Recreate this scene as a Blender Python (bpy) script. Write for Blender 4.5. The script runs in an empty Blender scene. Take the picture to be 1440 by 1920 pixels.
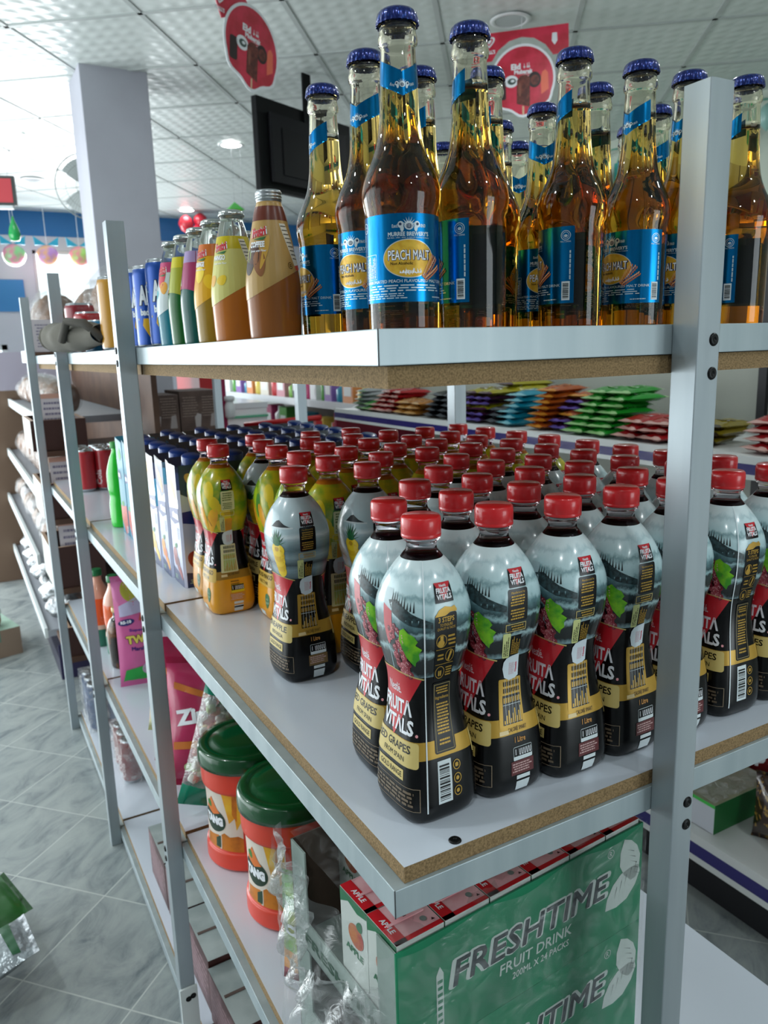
import bpy, bmesh, math, random
from mathutils import Vector, Matrix
PI = math.pi
random.seed(7)
SC = bpy.context.scene
COL = SC.collection

# ------------------------------------------------------------------ camera
def make_camera():
    yaw, pitch, roll, f = 0.502353531, -0.207003885, -0.029977596, 1446.20433
    loc = Vector((-0.24041969, -0.438658348, 0.392080112))
    cy, sy, cp, sp = math.cos(yaw), math.sin(yaw), math.cos(pitch), math.sin(pitch)
    fw = Vector((sy*cp, cy*cp, sp)); rt = Vector((cy, -sy, 0)); up = rt.cross(fw)
    cr, sr = math.cos(roll), math.sin(roll)
    r2 = cr*rt + sr*up; u2 = -sr*rt + cr*up
    cam = bpy.data.cameras.new('camera'); o = bpy.data.objects.new('camera', cam); COL.objects.link(o)
    o.matrix_world = Matrix(((r2.x, u2.x, -fw.x, loc.x), (r2.y, u2.y, -fw.y, loc.y), (r2.z, u2.z, -fw.z, loc.z), (0, 0, 0, 1)))
    cam.sensor_fit = 'VERTICAL'; cam.sensor_height = 24; cam.sensor_width = 18
    cam.lens = f/1920*24
    cam.clip_start = 0.01; cam.clip_end = 60
    cam.dof.use_dof = True; cam.dof.focus_distance = 0.72; cam.dof.aperture_fstop = 8.0
    SC.camera = o
make_camera()
SC.view_settings.view_transform = 'Standard'; SC.view_settings.look = 'None'
SC.view_settings.exposure = 0.0; SC.view_settings.gamma = 1.0; SC.view_settings.use_curve_mapping = False
SC.cycles.use_denoising = True
SC.cycles.max_bounces = 12; SC.cycles.transmission_bounces = 10; SC.cycles.diffuse_bounces = 4; SC.cycles.glossy_bounces = 4
SC.cycles.transparent_max_bounces = 12; SC.cycles.caustics_reflective = False; SC.cycles.caustics_refractive = True
SC.cycles.blur_glossy = 1.0; SC.cycles.sample_clamp_indirect = 4.0

W = bpy.data.worlds.new('world'); SC.world = W; W.use_nodes = True
W.node_tree.nodes['Background'].inputs[0].default_value = (0.88, 0.97, 1.0, 1)
W.node_tree.nodes['Background'].inputs[1].default_value = 2.4

def area_light(name, loc, rot, sx, sy, power, color=(1, 1, 1)):
    l = bpy.data.lights.new(name, 'AREA'); l.shape = 'RECTANGLE'; l.size = sx; l.size_y = sy; l.energy = power; l.color = color
    o = bpy.data.objects.new(name, l); COL.objects.link(o); o.location = loc; o.rotation_euler = rot
    return o
FLOOR = -0.83
CEIL = 1.80
# daylight entering through the shop's glazed left side and back window
area_light('daylight_left', (-2.1, 4.0, 0.35), (0, -PI/2, 0), 2.2, 6.0, 95, (0.90, 0.97, 1.0))
area_light('added_back_left_light', (-1.5, 4.6, 0.15), (0, -PI/2, -0.62), 1.8, 2.0, 70, (0.93, 0.98, 1.0))  # extra panel added inside the room to whiten the rack's left faces
area_light('daylight_back', (0.9, 7.9, 0.95), (-PI/2, 0, 0), 1.3, 0.9, 60, (0.95, 0.98, 1.0))
area_light('daylight_shopfront', (2.2, -3.5, 0.1), (PI/2, 0, 0), 1.9, 1.7, 26, (0.84, 0.95, 1.0))
# recessed lamps of the shop ceiling that are outside the picture (round, switched on)
LAMPS = [(-0.75, -0.95), (0.75, -1.35), (-1.1, 0.7), (1.95, -0.35), (0.1, -2.4), (1.75, 1.55), (2.9, 1.0), (-1.3, 2.4), (3.0, 3.6)]
for x, y in LAMPS:
    l = bpy.data.lights.new('ceiling_lamp', 'AREA'); l.shape = 'DISK'; l.size = 0.13; l.energy = 7.8; l.color = (0.93, 0.99, 1.0)
    o = bpy.data.objects.new('ceiling_lamp', l); COL.objects.link(o); o.location = (x, y, 1.785)
# ------------------------------------------------------------------ materials
_M = {}
def srgb(h):
    if isinstance(h, str):
        h = h.lstrip('#'); c = [int(h[i:i+2], 16)/255 for i in (0, 2, 4)]
    else: c = list(h)
    return tuple(x/12.92 if x <= 0.04045 else ((x+0.055)/1.055)**2.4 for x in c) + (1,)
def P(color, rough=0.5, metal=0.0, spec=0.5, coat=0.0, trans=0.0, alpha=1.0, ior=1.45, bump=None, emit=0.0, noise=None, name=None, sheen=0):
    key = (str(color), rough, metal, spec, coat, trans, alpha, ior, str(bump), emit, str(noise), sheen)
    if key in _M: return _M[key]
    m = bpy.data.materials.new(name or 'mat'); m.use_nodes = True
    nt = m.node_tree; b = nt.nodes['Principled BSDF']; c = srgb(color)
    b.inputs['Base Color'].default_value = c; b.inputs['Roughness'].default_value = rough; b.inputs['Metallic'].default_value = metal
    b.inputs['Specular IOR Level'].default_value = spec; b.inputs['Coat Weight'].default_value = coat; b.inputs['Coat Roughness'].default_value = 0.06
    b.inputs['Transmission Weight'].default_value = trans; b.inputs['Alpha'].default_value = alpha; b.inputs['IOR'].default_value = ior
    if emit: b.inputs['Emission Color'].default_value = c; b.inputs['Emission Strength'].default_value = emit
    if bump or noise:
        tc = nt.nodes.new('ShaderNodeTexCoord')
    if bump:   # (scale, strength, distance)
        n = nt.nodes.new('ShaderNodeTexNoise'); n.inputs['Scale'].default_value = bump[0]; n.inputs['Detail'].default_value = 3
        nt.links.new(tc.outputs['Object'], n.inputs['Vector'])
        bp = nt.nodes.new('ShaderNodeBump'); bp.inputs['Strength'].default_value = bump[1]; bp.inputs['Distance'].default_value = bump[2]
        nt.links.new(n.outputs['Fac'], bp.inputs['Height']); nt.links.new(bp.outputs['Normal'], b.inputs['Normal'])
    if noise:  # (scale, color2, lo, hi [, stretch])
        n = nt.nodes.new('ShaderNodeTexNoise'); n.inputs['Scale'].default_value = noise[0]; n.inputs['Detail'].default_value = 5
        mp = nt.nodes.new('ShaderNodeMapping'); nt.links.new(tc.outputs['Object'], mp.inputs['Vector'])
        if len(noise) > 4: mp.inputs['Scale'].default_value = noise[4]
        nt.links.new(mp.outputs['Vector'], n.inputs['Vector'])
        r = nt.nodes.new('ShaderNodeValToRGB'); r.color_ramp.elements[0].position = noise[2]; r.color_ramp.elements[1].position = noise[3]
        r.color_ramp.elements[0].color = c; r.color_ramp.elements[1].color = srgb(noise[1])
        nt.links.new(n.outputs['Fac'], r.inputs['Fac']); nt.links.new(r.outputs['Color'], b.inputs['Base Color'])
    _M[key] = m
    return m
def ramp_mat(name, stops, coord='UV', axis='Y', distort=(8, 0.03, (1, 1, 1)), rough=0.2, coat=0.3, lines=None):
    """colour bands along one label axis, wobbled by noise"""
    m = bpy.data.materials.new(name); m.use_nodes = True; nt = m.node_tree; b = nt.nodes['Principled BSDF']
    b.inputs['Roughness'].default_value = rough; b.inputs['Coat Weight'].default_value = coat; b.inputs['Coat Roughness'].default_value = 0.08
    tc = nt.nodes.new('ShaderNodeTexCoord'); sep = nt.nodes.new('ShaderNodeSeparateXYZ'); nt.links.new(tc.outputs[coord], sep.inputs[0])
    mp = nt.nodes.new('ShaderNodeMapping'); mp.inputs['Scale'].default_value = distort[2]; nt.links.new(tc.outputs[coord], mp.inputs['Vector'])
    n = nt.nodes.new('ShaderNodeTexNoise'); n.inputs['Scale'].default_value = distort[0]; n.inputs['Detail'].default_value = 7; n.inputs['Roughness'].default_value = 0.62
    nt.links.new(mp.outputs[0], n.inputs['Vector'])
    ms = nt.nodes.new('ShaderNodeMath'); ms.operation = 'SUBTRACT'; ms.inputs[1].default_value = 0.5; nt.links.new(n.outputs['Fac'], ms.inputs[0])
    mm = nt.nodes.new('ShaderNodeMath'); mm.operation = 'MULTIPLY_ADD'; mm.inputs[1].default_value = distort[1]
    nt.links.new(ms.outputs[0], mm.inputs[0]); nt.links.new(sep.outputs[axis], mm.inputs[2])
    r = nt.nodes.new('ShaderNodeValToRGB'); cr = r.color_ramp
    while len(cr.elements) < len(stops): cr.elements.new(0.5)
    for e, (p, c) in zip(cr.elements, stops): e.position = p; e.color = srgb(c)
    nt.links.new(mm.outputs[0], r.inputs['Fac']); nt.links.new(r.outputs['Color'], b.inputs['Base Color'])
    return m
def glassy(name, color=(1, 1, 1), ior=1.45, absorb=None, density=50, rough=0.0):
    m = bpy.data.materials.new(name); m.use_nodes = True; nt = m.node_tree
    for n in list(nt.nodes):
        if n.type != 'OUTPUT_MATERIAL': nt.nodes.remove(n)
    out = [n for n in nt.nodes if n.type == 'OUTPUT_MATERIAL'][0]
    g = nt.nodes.new('ShaderNodeBsdfGlass'); g.inputs['Color'].default_value = (*color, 1); g.inputs['IOR'].default_value = ior; g.inputs['Roughness'].default_value = rough
    nt.links.new(g.outputs[0], out.inputs['Surface'])
    if absorb:
        v = nt.nodes.new('ShaderNodeVolumeAbsorption'); v.inputs['Color'].default_value = (*absorb, 1); v.inputs['Density'].default_value = density
        nt.links.new(v.outputs[0], out.inputs['Volume'])
    return m
def film(name, tint='#ffffff', amount=0.75, rough=0.12, bump=(60, 0.6, 0.004), milk=0.12):
    """thin clear plastic: mostly see-through, some gloss, a little milky white"""
    m = bpy.data.materials.new(name); m.use_nodes = True; nt = m.node_tree
    b = nt.nodes['Principled BSDF']; out = [n for n in nt.nodes if n.type == 'OUTPUT_MATERIAL'][0]
    b.inputs['Base Color'].default_value = srgb(tint); b.inputs['Roughness'].default_value = rough; b.inputs['Specular IOR Level'].default_value = 1.0
    tr = nt.nodes.new('ShaderNodeBsdfTransparent'); tr.inputs[0].default_value = srgb(tint) if tint != '#ffffff' else (0.97, 0.98, 0.98, 1)
    gl = nt.nodes.new('ShaderNodeBsdfGlossy'); gl.inputs['Roughness'].default_value = rough
    tc = nt.nodes.new('ShaderNodeTexCoord'); n = nt.nodes.new('ShaderNodeTexNoise'); n.inputs['Scale'].default_value = bump[0]; n.inputs['Detail'].default_value = 4; n.inputs['Distortion'].default_value = 1.5
    nt.links.new(tc.outputs['Object'], n.inputs['Vector'])
    bp = nt.nodes.new('ShaderNodeBump'); bp.inputs['Strength'].default_value = bump[1]; bp.inputs['Distance'].default_value = bump[2]
    nt.links.new(n.outputs['Fac'], bp.inputs['Height']); nt.links.new(bp.outputs['Normal'], b.inputs['Normal']); nt.links.new(bp.outputs['Normal'], gl.inputs['Normal'])
    r = nt.nodes.new('ShaderNodeValToRGB'); r.color_ramp.elements[0].position = 0.45; r.color_ramp.elements[0].color = (milk*0.4,)*3 + (1,)
    r.color_ramp.elements[1].position = 0.72; r.color_ramp.elements[1].color = (min(1, milk*2.6),)*3 + (1,)
    nt.links.new(n.outputs['Fac'], r.inputs['Fac'])
    m1 = nt.nodes.new('ShaderNodeMixShader'); m1.inputs[0].default_value = 1-amount
    nt.links.new(tr.outputs[0], m1.inputs[1]); nt.links.new(gl.outputs[0], m1.inputs[2])
    m2 = nt.nodes.new('ShaderNodeMixShader'); nt.links.new(r.outputs['Color'], m2.inputs[0]); nt.links.new(m1.outputs[0], m2.inputs[1]); nt.links.new(b.outputs[0], m2.inputs[2])
    nt.links.new(m2.outputs[0], out.inputs['Surface'])
    return m

# ------------------------------------------------------------------ objects
def thing(name, label, cat, loc=(0, 0, 0), rotz=0, group=None):
    o = bpy.data.objects.new(name, None); COL.objects.link(o); o.empty_display_size = 0.02
    o.location = loc; o.rotation_euler = (0, 0, rotz); o['label'] = label; o['category'] = cat
    if group: o['group'] = group
    return o
def tag(o, label, cat, group=None, kind=None):
    o['label'] = label; o['category'] = cat
    if group: o['group'] = group
    if kind: o['kind'] = kind
    return o
def dup(root, loc, rotz=0, label=None, group=None, cat=None, rot=None, scale=None):
    r = root.copy(); COL.objects.link(r); r.location = loc; r.rotation_euler = rot or (0, 0, rotz)
    if scale: r.scale = scale
    if label: r['label'] = label
    if group: r['group'] = group
    if cat: r['category'] = cat
    for ch in list(root.children):
        c = ch.copy(); COL.objects.link(c); c.parent = r
        for g in ch.children:
            d = g.copy(); COL.objects.link(d); d.parent = c
    return r
class MB:
    """collects shapes, each with a material, into one mesh object"""
    def __init__(s): s.v = []; s.f = []; s.mi = []; s.mats = []; s.sm = []; s.uv = None
    def m(s, mat):
        if mat not in s.mats: s.mats.append(mat)
        return s.mats.index(mat)
    def raw(s, verts, faces, mat, smooth=False, M=None):
        b = len(s.v); i = s.m(mat)
        s.v += [tuple(M @ Vector(v)) if M else tuple(v) for v in verts]
        for f in faces: s.f.append(tuple(b+k for k in f)); s.mi.append(i); s.sm.append(smooth)
        return s
    def box(s, x0, x1, y0, y1, z0, z1, mat, top=None, M=None, bot=None):
        v = [(x0, y0, z0), (x1, y0, z0), (x1, y1, z0), (x0, y1, z0), (x0, y0, z1), (x1, y0, z1), (x1, y1, z1), (x0, y1, z1)]
        s.raw(v, [(0, 1, 5, 4), (1, 2, 6, 5), (2, 3, 7, 6), (3, 0, 4, 7)], mat, M=M)
        s.raw(v, [(4, 5, 6, 7)], top or mat, M=M); s.raw(v, [(3, 2, 1, 0)], bot or mat, M=M)
        return s
    def lathe(s, prof, mat, n=32, smooth=True, M=None, shape=None, close=True, mats=None, flip=False):
        """prof: (r, z) from bottom to top; shape(theta, k)->factor; mats: per-segment list"""
        vs = []; L = len(prof)
        for k, (r, z) in enumerate(prof):
            for j in range(n):
                t = 2*PI*j/n; q = r*(shape(t, z) if shape else 1)
                vs.append((q*math.cos(t), q*math.sin(t), z))
        for k in range(L-1):
            fs = [(k*n+j, k*n+(j+1) % n, (k+1)*n+(j+1) % n, (k+1)*n+j) for j in range(n)]
            if flip: fs = [f[::-1] for f in fs]
            s.raw(vs if k == 0 else [], [], mat) if False else None
            if k == 0: base = len(s.v); s.v += [tuple(M @ Vector(v)) if M else v for v in vs]
            i = s.m(mats[k] if mats else mat)
            for f in fs: s.f.append(tuple(base+a for a in f)); s.mi.append(i); s.sm.append(smooth)
        if close:
            i0 = s.m(mats[0] if mats else mat); i1 = s.m(mats[-1] if mats else mat)
            a = tuple(base+j for j in range(n)); b = tuple(base+(L-1)*n+j for j in range(n))
            if not flip: a = a[::-1]
            else: b = b[::-1]
            if prof[0][0] > 1e-6: s.f.append(a); s.mi.append(i0); s.sm.append(False)
            if prof[-1][0] > 1e-6: s.f.append(b); s.mi.append(i1); s.sm.append(False)
        return s
    def tube(s, pts, r, mat, n=8, smooth=True, caps=True):
        pts = [Vector(p) for p in pts]; base = len(s.v); i = s.m(mat); prev = None
        for k, p in enumerate(pts):
            d = (pts[min(k+1, len(pts)-1)] - pts[max(k-1, 0)]).normalized()
            a = Vector((0, 0, 1)) if abs(d.z) < 0.9 else Vector((1, 0, 0))
            if prev is not None: a = prev
            u = (a - d*a.dot(d)).normalized(); w = d.cross(u); prev = u
            rr = r[k] if isinstance(r, (list, tuple)) else r
            for j in range(n):
                t = 2*PI*j/n; s.v.append(tuple(p + rr*(math.cos(t)*u + math.sin(t)*w)))
        for k in range(len(pts)-1):
            for j in range(n):
                s.f.append((base+k*n+j, base+k*n+(j+1) % n, base+(k+1)*n+(j+1) % n, base+(k+1)*n+j)); s.mi.append(i); s.sm.append(smooth)
        if caps:
            s.f.append(tuple(base+j for j in range(n))[::-1]); s.mi.append(i); s.sm.append(False)
            s.f.append(tuple(base+(len(pts)-1)*n+j for j in range(n))); s.mi.append(i); s.sm.append(False)
        return s
    def grid(s, nu, nv, fn, mat, smooth=True, matfn=None):
        base = len(s.v)
        for a in range(nu+1):
            for b in range(nv+1): s.v.append(tuple(fn(a/nu, b/nv)))
        for a in range(nu):
            for b in range(nv):
                q = base+a*(nv+1)+b
                s.f.append((q, q+nv+1, q+nv+2, q+1)); s.mi.append(s.m(matfn((a+.5)/nu, (b+.5)/nv) if matfn else mat)); s.sm.append(smooth)
        return s
    def build(s, name, parent=None, loc=None, bevel=0, rot=None, uv=None):
        me = bpy.data.meshes.new(name); me.from_pydata(s.v, [], s.f)
        for m in s.mats: me.materials.append(m)
        me.polygons.foreach_set('material_index', s.mi); me.polygons.foreach_set('use_smooth', s.sm)
        if uv:
            l = me.uv_layers.new(name='UVMap')
            for p in me.polygons:
                cs = [uv(Vector(s.v[me.loops[li].vertex_index])) for li in p.loop_indices]
                if max(c[0] for c in cs) - min(c[0] for c in cs) > 0.5: cs = [(c[0]+1 if c[0] < 0.5 else c[0], c[1]) for c in cs]
                for li, c in zip(p.loop_indices, cs): l.data[li].uv = c
        me.update()
        o = bpy.data.objects.new(name, me); COL.objects.link(o)
        if parent: o.parent = parent
        if loc: o.location = loc
        if rot: o.rotation_euler = rot
        if bevel:
            b = o.modifiers.new('b', 'BEVEL'); b.width = bevel; b.segments = 2; b.limit_method = 'ANGLE'; b.angle_limit = 0.9
        return o

_T = {}
def text2d(s, bold=0.0):
    k = (s, bold)
    if k in _T: return _T[k]
    c = bpy.data.curves.new('t', 'FONT'); c.body = s; c.size = 1; c.offset = bold; c.resolution_u = 2; c.align_x = 'CENTER'
    o = bpy.data.objects.new('t', c); me = o.to_mesh()
    v = [(a.co.x, a.co.y) for a in me.vertices]; f = [tuple(p.vertices) for p in me.polygons]
    o.to_mesh_clear(); bpy.data.objects.remove(o); bpy.data.curves.remove(c)
    if v:
        x0 = min(a[0] for a in v); x1 = max(a[0] for a in v); y0 = min(a[1] for a in v); y1 = max(a[1] for a in v)
        v = [((a[0]-(x0+x1)/2), a[1]-y0) for a in v]; r = (v, f, x1-x0, y1-y0)
    else: r = ([], [], 1, 1)
    _T[k] = r
    return r
class Decal:
    """flat printed shapes in (x, y), wrapped onto a surface by fn(x, y, off)"""
    def __init__(s, fn, step=4.0, lift=0.00012): s.fn = fn; s.sh = []; s.step = step; s.lift = lift
    def add(s, v, f, m, layer): s.sh.append((v, f, m, layer)); return s
    def rect(s, x0, x1, y0, y1, m, layer=1): return s.add([(x0, y0), (x1, y0), (x1, y1), (x0, y1)], [(0, 1, 2, 3)], m, layer)
    def poly(s, pts, m, layer=1): return s.add(pts, [tuple(range(len(pts)))], m, layer)
    def ell(s, cx, cy, rx, ry, m, layer=1, n=20, rot=0):
        c, q = math.cos(rot), math.sin(rot)
        pts = [(rx*math.cos(2*PI*k/n), ry*math.sin(2*PI*k/n)) for k in range(n)]
        return s.poly([(cx+a*c-b*q, cy+a*q+b*c) for a, b in pts], m, layer)
    def ring(s, cx, cy, rx, ry, w, m, layer=1, n=24):
        v = []; f = []
        for k in range(n):
            t = 2*PI*k/n; v += [(cx+rx*math.cos(t), cy+ry*math.sin(t)), (cx+(rx-w)*math.cos(t), cy+(ry-w)*math.sin(t))]
            a = 2*k; b = 2*((k+1) % n); f.append((a, b, b+1, a+1))
        return s.add(v, f, m, layer)
    def frame(s, x0, x1, y0, y1, w, m, layer=1):
        for r in ((x0, x1, y0, y0+w), (x0, x1, y1-w, y1), (x0, x0+w, y0+w, y1-w), (x1-w, x1, y0+w, y1-w)): s.rect(*r, m, layer)
        return s
    def rrect(s, x0, x1, y0, y1, r, m, layer=1):
        pts = []
        for cx, cy, a in ((x1-r, y0+r, -90), (x1-r, y1-r, 0), (x0+r, y1-r, 90), (x0+r, y0+r, 180)):
            for k in range(4): t = math.radians(a+30*k); pts.append((cx+r*math.cos(t), cy+r*math.sin(t)))
        return s.poly(pts, m, layer)
    def txt(s, t, cx, y, h, m, layer=2, w=None, bold=0.0, rot=0, shear=0):
        if bold and any(ch in t for ch in 'MWmw'):   # the outline offset breaks these letters: thicken by overlaying shifted copies
            th0 = text2d(t)[3]; tw0 = text2d(t)[2]; K = h/(th0+2*bold); KX = (w/(tw0+2*bold)) if w else K; D = 4 if bold < .03 else 8
            for j in range(-1, D):
                a = 2*PI*j/D+PI/4; dx, dy = (0, 0) if j < 0 else (bold*math.cos(a)*KX, bold*math.sin(a)*K)
                c_, q_ = math.cos(rot), math.sin(rot); dy += bold*K
                s.txt(t, cx+dx*c_-dy*q_, y+dx*q_+dy*c_, th0*K, m, layer+.012*(j+1), w=tw0*KX, rot=rot, shear=shear)
            return s
        v, f, tw, th = text2d(t, bold)
        if not v: return s
        ky = h/th; kx = (w/tw) if w else ky
        c, q = math.cos(rot), math.sin(rot)
        out = []
        for a, b in v:
            X = a*kx + shear*b*ky; Y = b*ky
            out.append((cx+X*c-Y*q, y+X*q+Y*c))
        return s.add(out, f, m, layer)
    def lines(s, x0, x1, y0, y1, n, m, layer=2, seed=0, fill=0.5, vert=False):
        """tiny print too small to read in the photo: rows of short dashes"""
        rnd = random.Random(seed); 
        for k in range(n):
            if not vert:
                h = (y1-y0)/n; yy = y1-(k+1)*h; x = x0 + rnd.random()*(x1-x0)*0.12; xe = x1 - rnd.random()*(x1-x0)*0.15
                while x < xe:
                    w = (x1-x0)*(0.05+0.12*rnd.random()); e = min(x+w, xe); s.rect(x, e, yy+h*(1-fill)/2, yy+h*(1+fill)/2, m, layer); x = e+(x1-x0)*0.025
            else:
                h = (x1-x0)/n; xx = x0+k*h; y = y0; ye = y1 - rnd.random()*(y1-y0)*0.4
                while y < ye:
                    w = (y1-y0)*(0.05+0.12*rnd.random()); e = min(y+w, ye); s.rect(xx+h*(1-fill)/2, xx+h*(1+fill)/2, y, e, m, layer); y = e+(y1-y0)*0.025
        return s
    def bars(s, x0, x1, y0, y1, m, layer=2, seed=3, vert=True):
        rnd = random.Random(seed); a = (x0 if vert else y0); e = (x1 if vert else y1); u = (e-a)/60
        while a < e-u:
            w = u*rnd.choice((1, 1, 2, 3)); b = min(a+w, e)
            s.rect(a, b, y0, y1, m, layer) if vert else s.rect(x0, x1, a, b, m, layer)
            a = b+u*rnd.choice((1, 1, 2))
        return s
    def into(s, mb):
        for v, f, m, layer in s.sh:
            bm = bmesh.new(); vs = [bm.verts.new((a, b, 0)) for a, b in v]
            for q in f:
                try: bm.faces.new([vs[k] for k in q])
                except ValueError: pass
            xs = [a[0] for a in v]; ys = [a[1] for a in v]
            if s.step:
                for ax, lo, hi in ((0, min(xs), max(xs)), (1, min(ys), max(ys))):
                    if hi-lo > s.step*0.9:
                        k = math.floor(lo/s.step)+1
                        while k*s.step < hi:
                            co = (k*s.step, 0, 0) if ax == 0 else (0, k*s.step, 0)
                            g = bm.verts[:]+bm.edges[:]+bm.faces[:]
                            bmesh.ops.bisect_plane(bm, geom=g, plane_co=co, plane_no=(1, 0, 0) if ax == 0 else (0, 1, 0)); k += 1
            bm.verts.index_update(); base = len(mb.v); i = mb.m(m)
            mb.v += [tuple(s.fn(a.co.x, a.co.y, layer*s.lift)) for a in bm.verts]
            for q in bm.faces:
                n = q.normal.z; idx = [a.index for a in q.verts]
                if n < 0: idx.reverse()
                mb.f.append(tuple(base+k for k in idx)); mb.mi.append(i); mb.sm.append(True)
            bm.free()
        return mb
def lerp_prof(prof, z):
    for (r0, z0), (r1, z1) in zip(prof, prof[1:]):
        if z <= z1: t = (z-z0)/(z1-z0) if z1 > z0 else 0; return r0+(r1-r0)*max(0, min(1, t))
    return prof[-1][0]
def smooth_prof(prof, n=44):
    """Catmull-Rom through (r, z) points given by rising z"""
    pts = [prof[0]]+list(prof)+[prof[-1]]; out = []
    per = max(1, n//(len(prof)-1))
    for k in range(1, len(pts)-2):
        p0, p1, p2, p3 = pts[k-1], pts[k], pts[k+1], pts[k+2]
        for j in range(per):
            t = j/per
            out.append(tuple(0.5*((2*p1[i])+(-p0[i]+p2[i])*t+(2*p0[i]-5*p1[i]+4*p2[i]-p3[i])*t*t+(-p0[i]+3*p1[i]-3*p2[i]+p3[i])*t**3) for i in (0, 1)))
    out.append(prof[-1])
    return out
def surf_fn(prof, R, th0, shape=None, mm=0.001):
    """label (x mm, y mm) -> point on a turned bottle"""
    def fn(x, y, off):
        t = th0 + x*mm/R; z = y*mm; r = lerp_prof(prof, z)*(shape(t, z) if shape else 1) + off
        return (r*math.cos(t), r*math.sin(t), z)
    return fn
def plane_fn(o, ux, uy, mm=0.001):
    o, ux, uy = Vector(o), Vector(ux).normalized(), Vector(uy).normalized(); n = ux.cross(uy)
    return lambda x, y, off: o + ux*x*mm + uy*y*mm + n*off
ORD = ['first', 'second', 'third', 'fourth', 'fifth', 'sixth', 'seventh', 'eighth', 'ninth', 'tenth', 'eleventh', 'twelfth', 'thirteenth', 'fourteenth', 'fifteenth', 'sixteenth', 'seventeenth', 'eighteenth', 'nineteenth', 'twentieth']
WHITE = P('#e8ebf0', 0.35); BLACK = P('#0b0b0d', 0.3)
# ------------------------------------------------------------------ room shell
def struct(o):
    o['kind'] = 'structure'; return o
def rot_grid_nodes(nt, ang, size, coord='Object'):
    tc = nt.nodes.new('ShaderNodeTexCoord'); mp = nt.nodes.new('ShaderNodeMapping'); mp.inputs['Rotation'].default_value = (0, 0, ang[0])
    mp.inputs['Location'].default_value = ang[1]
    mp.inputs['Scale'].default_value = (1/size, 1/size, 1); nt.links.new(tc.outputs[coord], mp.inputs['Vector']); return tc, mp
def grid_edge(nt, mp, w):
    """1 near a tile joint, 0 inside"""
    sep = nt.nodes.new('ShaderNodeSeparateXYZ'); nt.links.new(mp.outputs[0], sep.inputs[0]); outs = []
    for ax in 'XY':
        fr = nt.nodes.new('ShaderNodeMath'); fr.operation = 'PINGPONG'; fr.inputs[1].default_value = 0.5; nt.links.new(sep.outputs[ax], fr.inputs[0])
        lt = nt.nodes.new('ShaderNodeMath'); lt.operation = 'LESS_THAN'; lt.inputs[1].default_value = w; nt.links.new(fr.outputs[0], lt.inputs[0]); outs.append(lt)
    mx = nt.nodes.new('ShaderNodeMath'); mx.operation = 'MAXIMUM'; nt.links.new(outs[0].outputs[0], mx.inputs[0]); nt.links.new(outs[1].outputs[0], mx.inputs[1])
    return mx
def floor_mat():
    m = bpy.data.materials.new('marble_floor'); m.use_nodes = True; nt = m.node_tree; b = nt.nodes['Principled BSDF']
    tc, mp = rot_grid_nodes(nt, (math.radians(-43), (-0.164, -0.818, 0)), 0.256)
    e = grid_edge(nt, mp, 0.006)
    wn = nt.nodes.new('ShaderNodeTexWhiteNoise'); fl = nt.nodes.new('ShaderNodeVectorMath'); fl.operation = 'FLOOR'
    nt.links.new(mp.outputs[0], fl.inputs[0]); nt.links.new(fl.outputs[0], wn.inputs['Vector'])
    off = nt.nodes.new('ShaderNodeVectorMath'); off.operation = 'MULTIPLY_ADD'; off.inputs[1].default_value = (7, 7, 7)
    nt.links.new(wn.outputs['Color'], off.inputs[0]); nt.links.new(mp.outputs[0], off.inputs[2])
    st = nt.nodes.new('ShaderNodeMapping'); st.inputs['Scale'].default_value = (1.2, 2.6, 1); st.inputs['Rotation'].default_value = (0, 0, 0.5); nt.links.new(off.outputs[0], st.inputs['Vector'])
    n = nt.nodes.new('ShaderNodeTexNoise'); n.inputs['Scale'].default_value = 1.3; n.inputs['Detail'].default_value = 10; n.inputs['Roughness'].default_value = 0.68; n.inputs['Distortion'].default_value = 1.2
    nt.links.new(st.outputs[0], n.inputs['Vector'])
    r = nt.nodes.new('ShaderNodeValToRGB'); cr = r.color_ramp
    cr.elements[0].position = 0.30; cr.elements[0].color = srgb('#646e73'); cr.elements[1].position = 0.62; cr.elements[1].color = srgb('#9ea5a3')
    a = cr.elements.new(0.42); a.color = srgb('#868e8f'); a = cr.elements.new(0.5); a.color = srgb('#939a9a')
    nt.links.new(n.outputs['Fac'], r.inputs['Fac'])
    mx = nt.nodes.new('ShaderNodeMixRGB'); mx.inputs[2].default_value = srgb('#bcc1bd'); nt.links.new(r.outputs[0], mx.inputs[1]); nt.links.new(e.outputs[0], mx.inputs[0])
    nt.links.new(mx.outputs[0], b.inputs['Base Color']); b.inputs['Roughness'].default_value = 0.28
    return m
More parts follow.
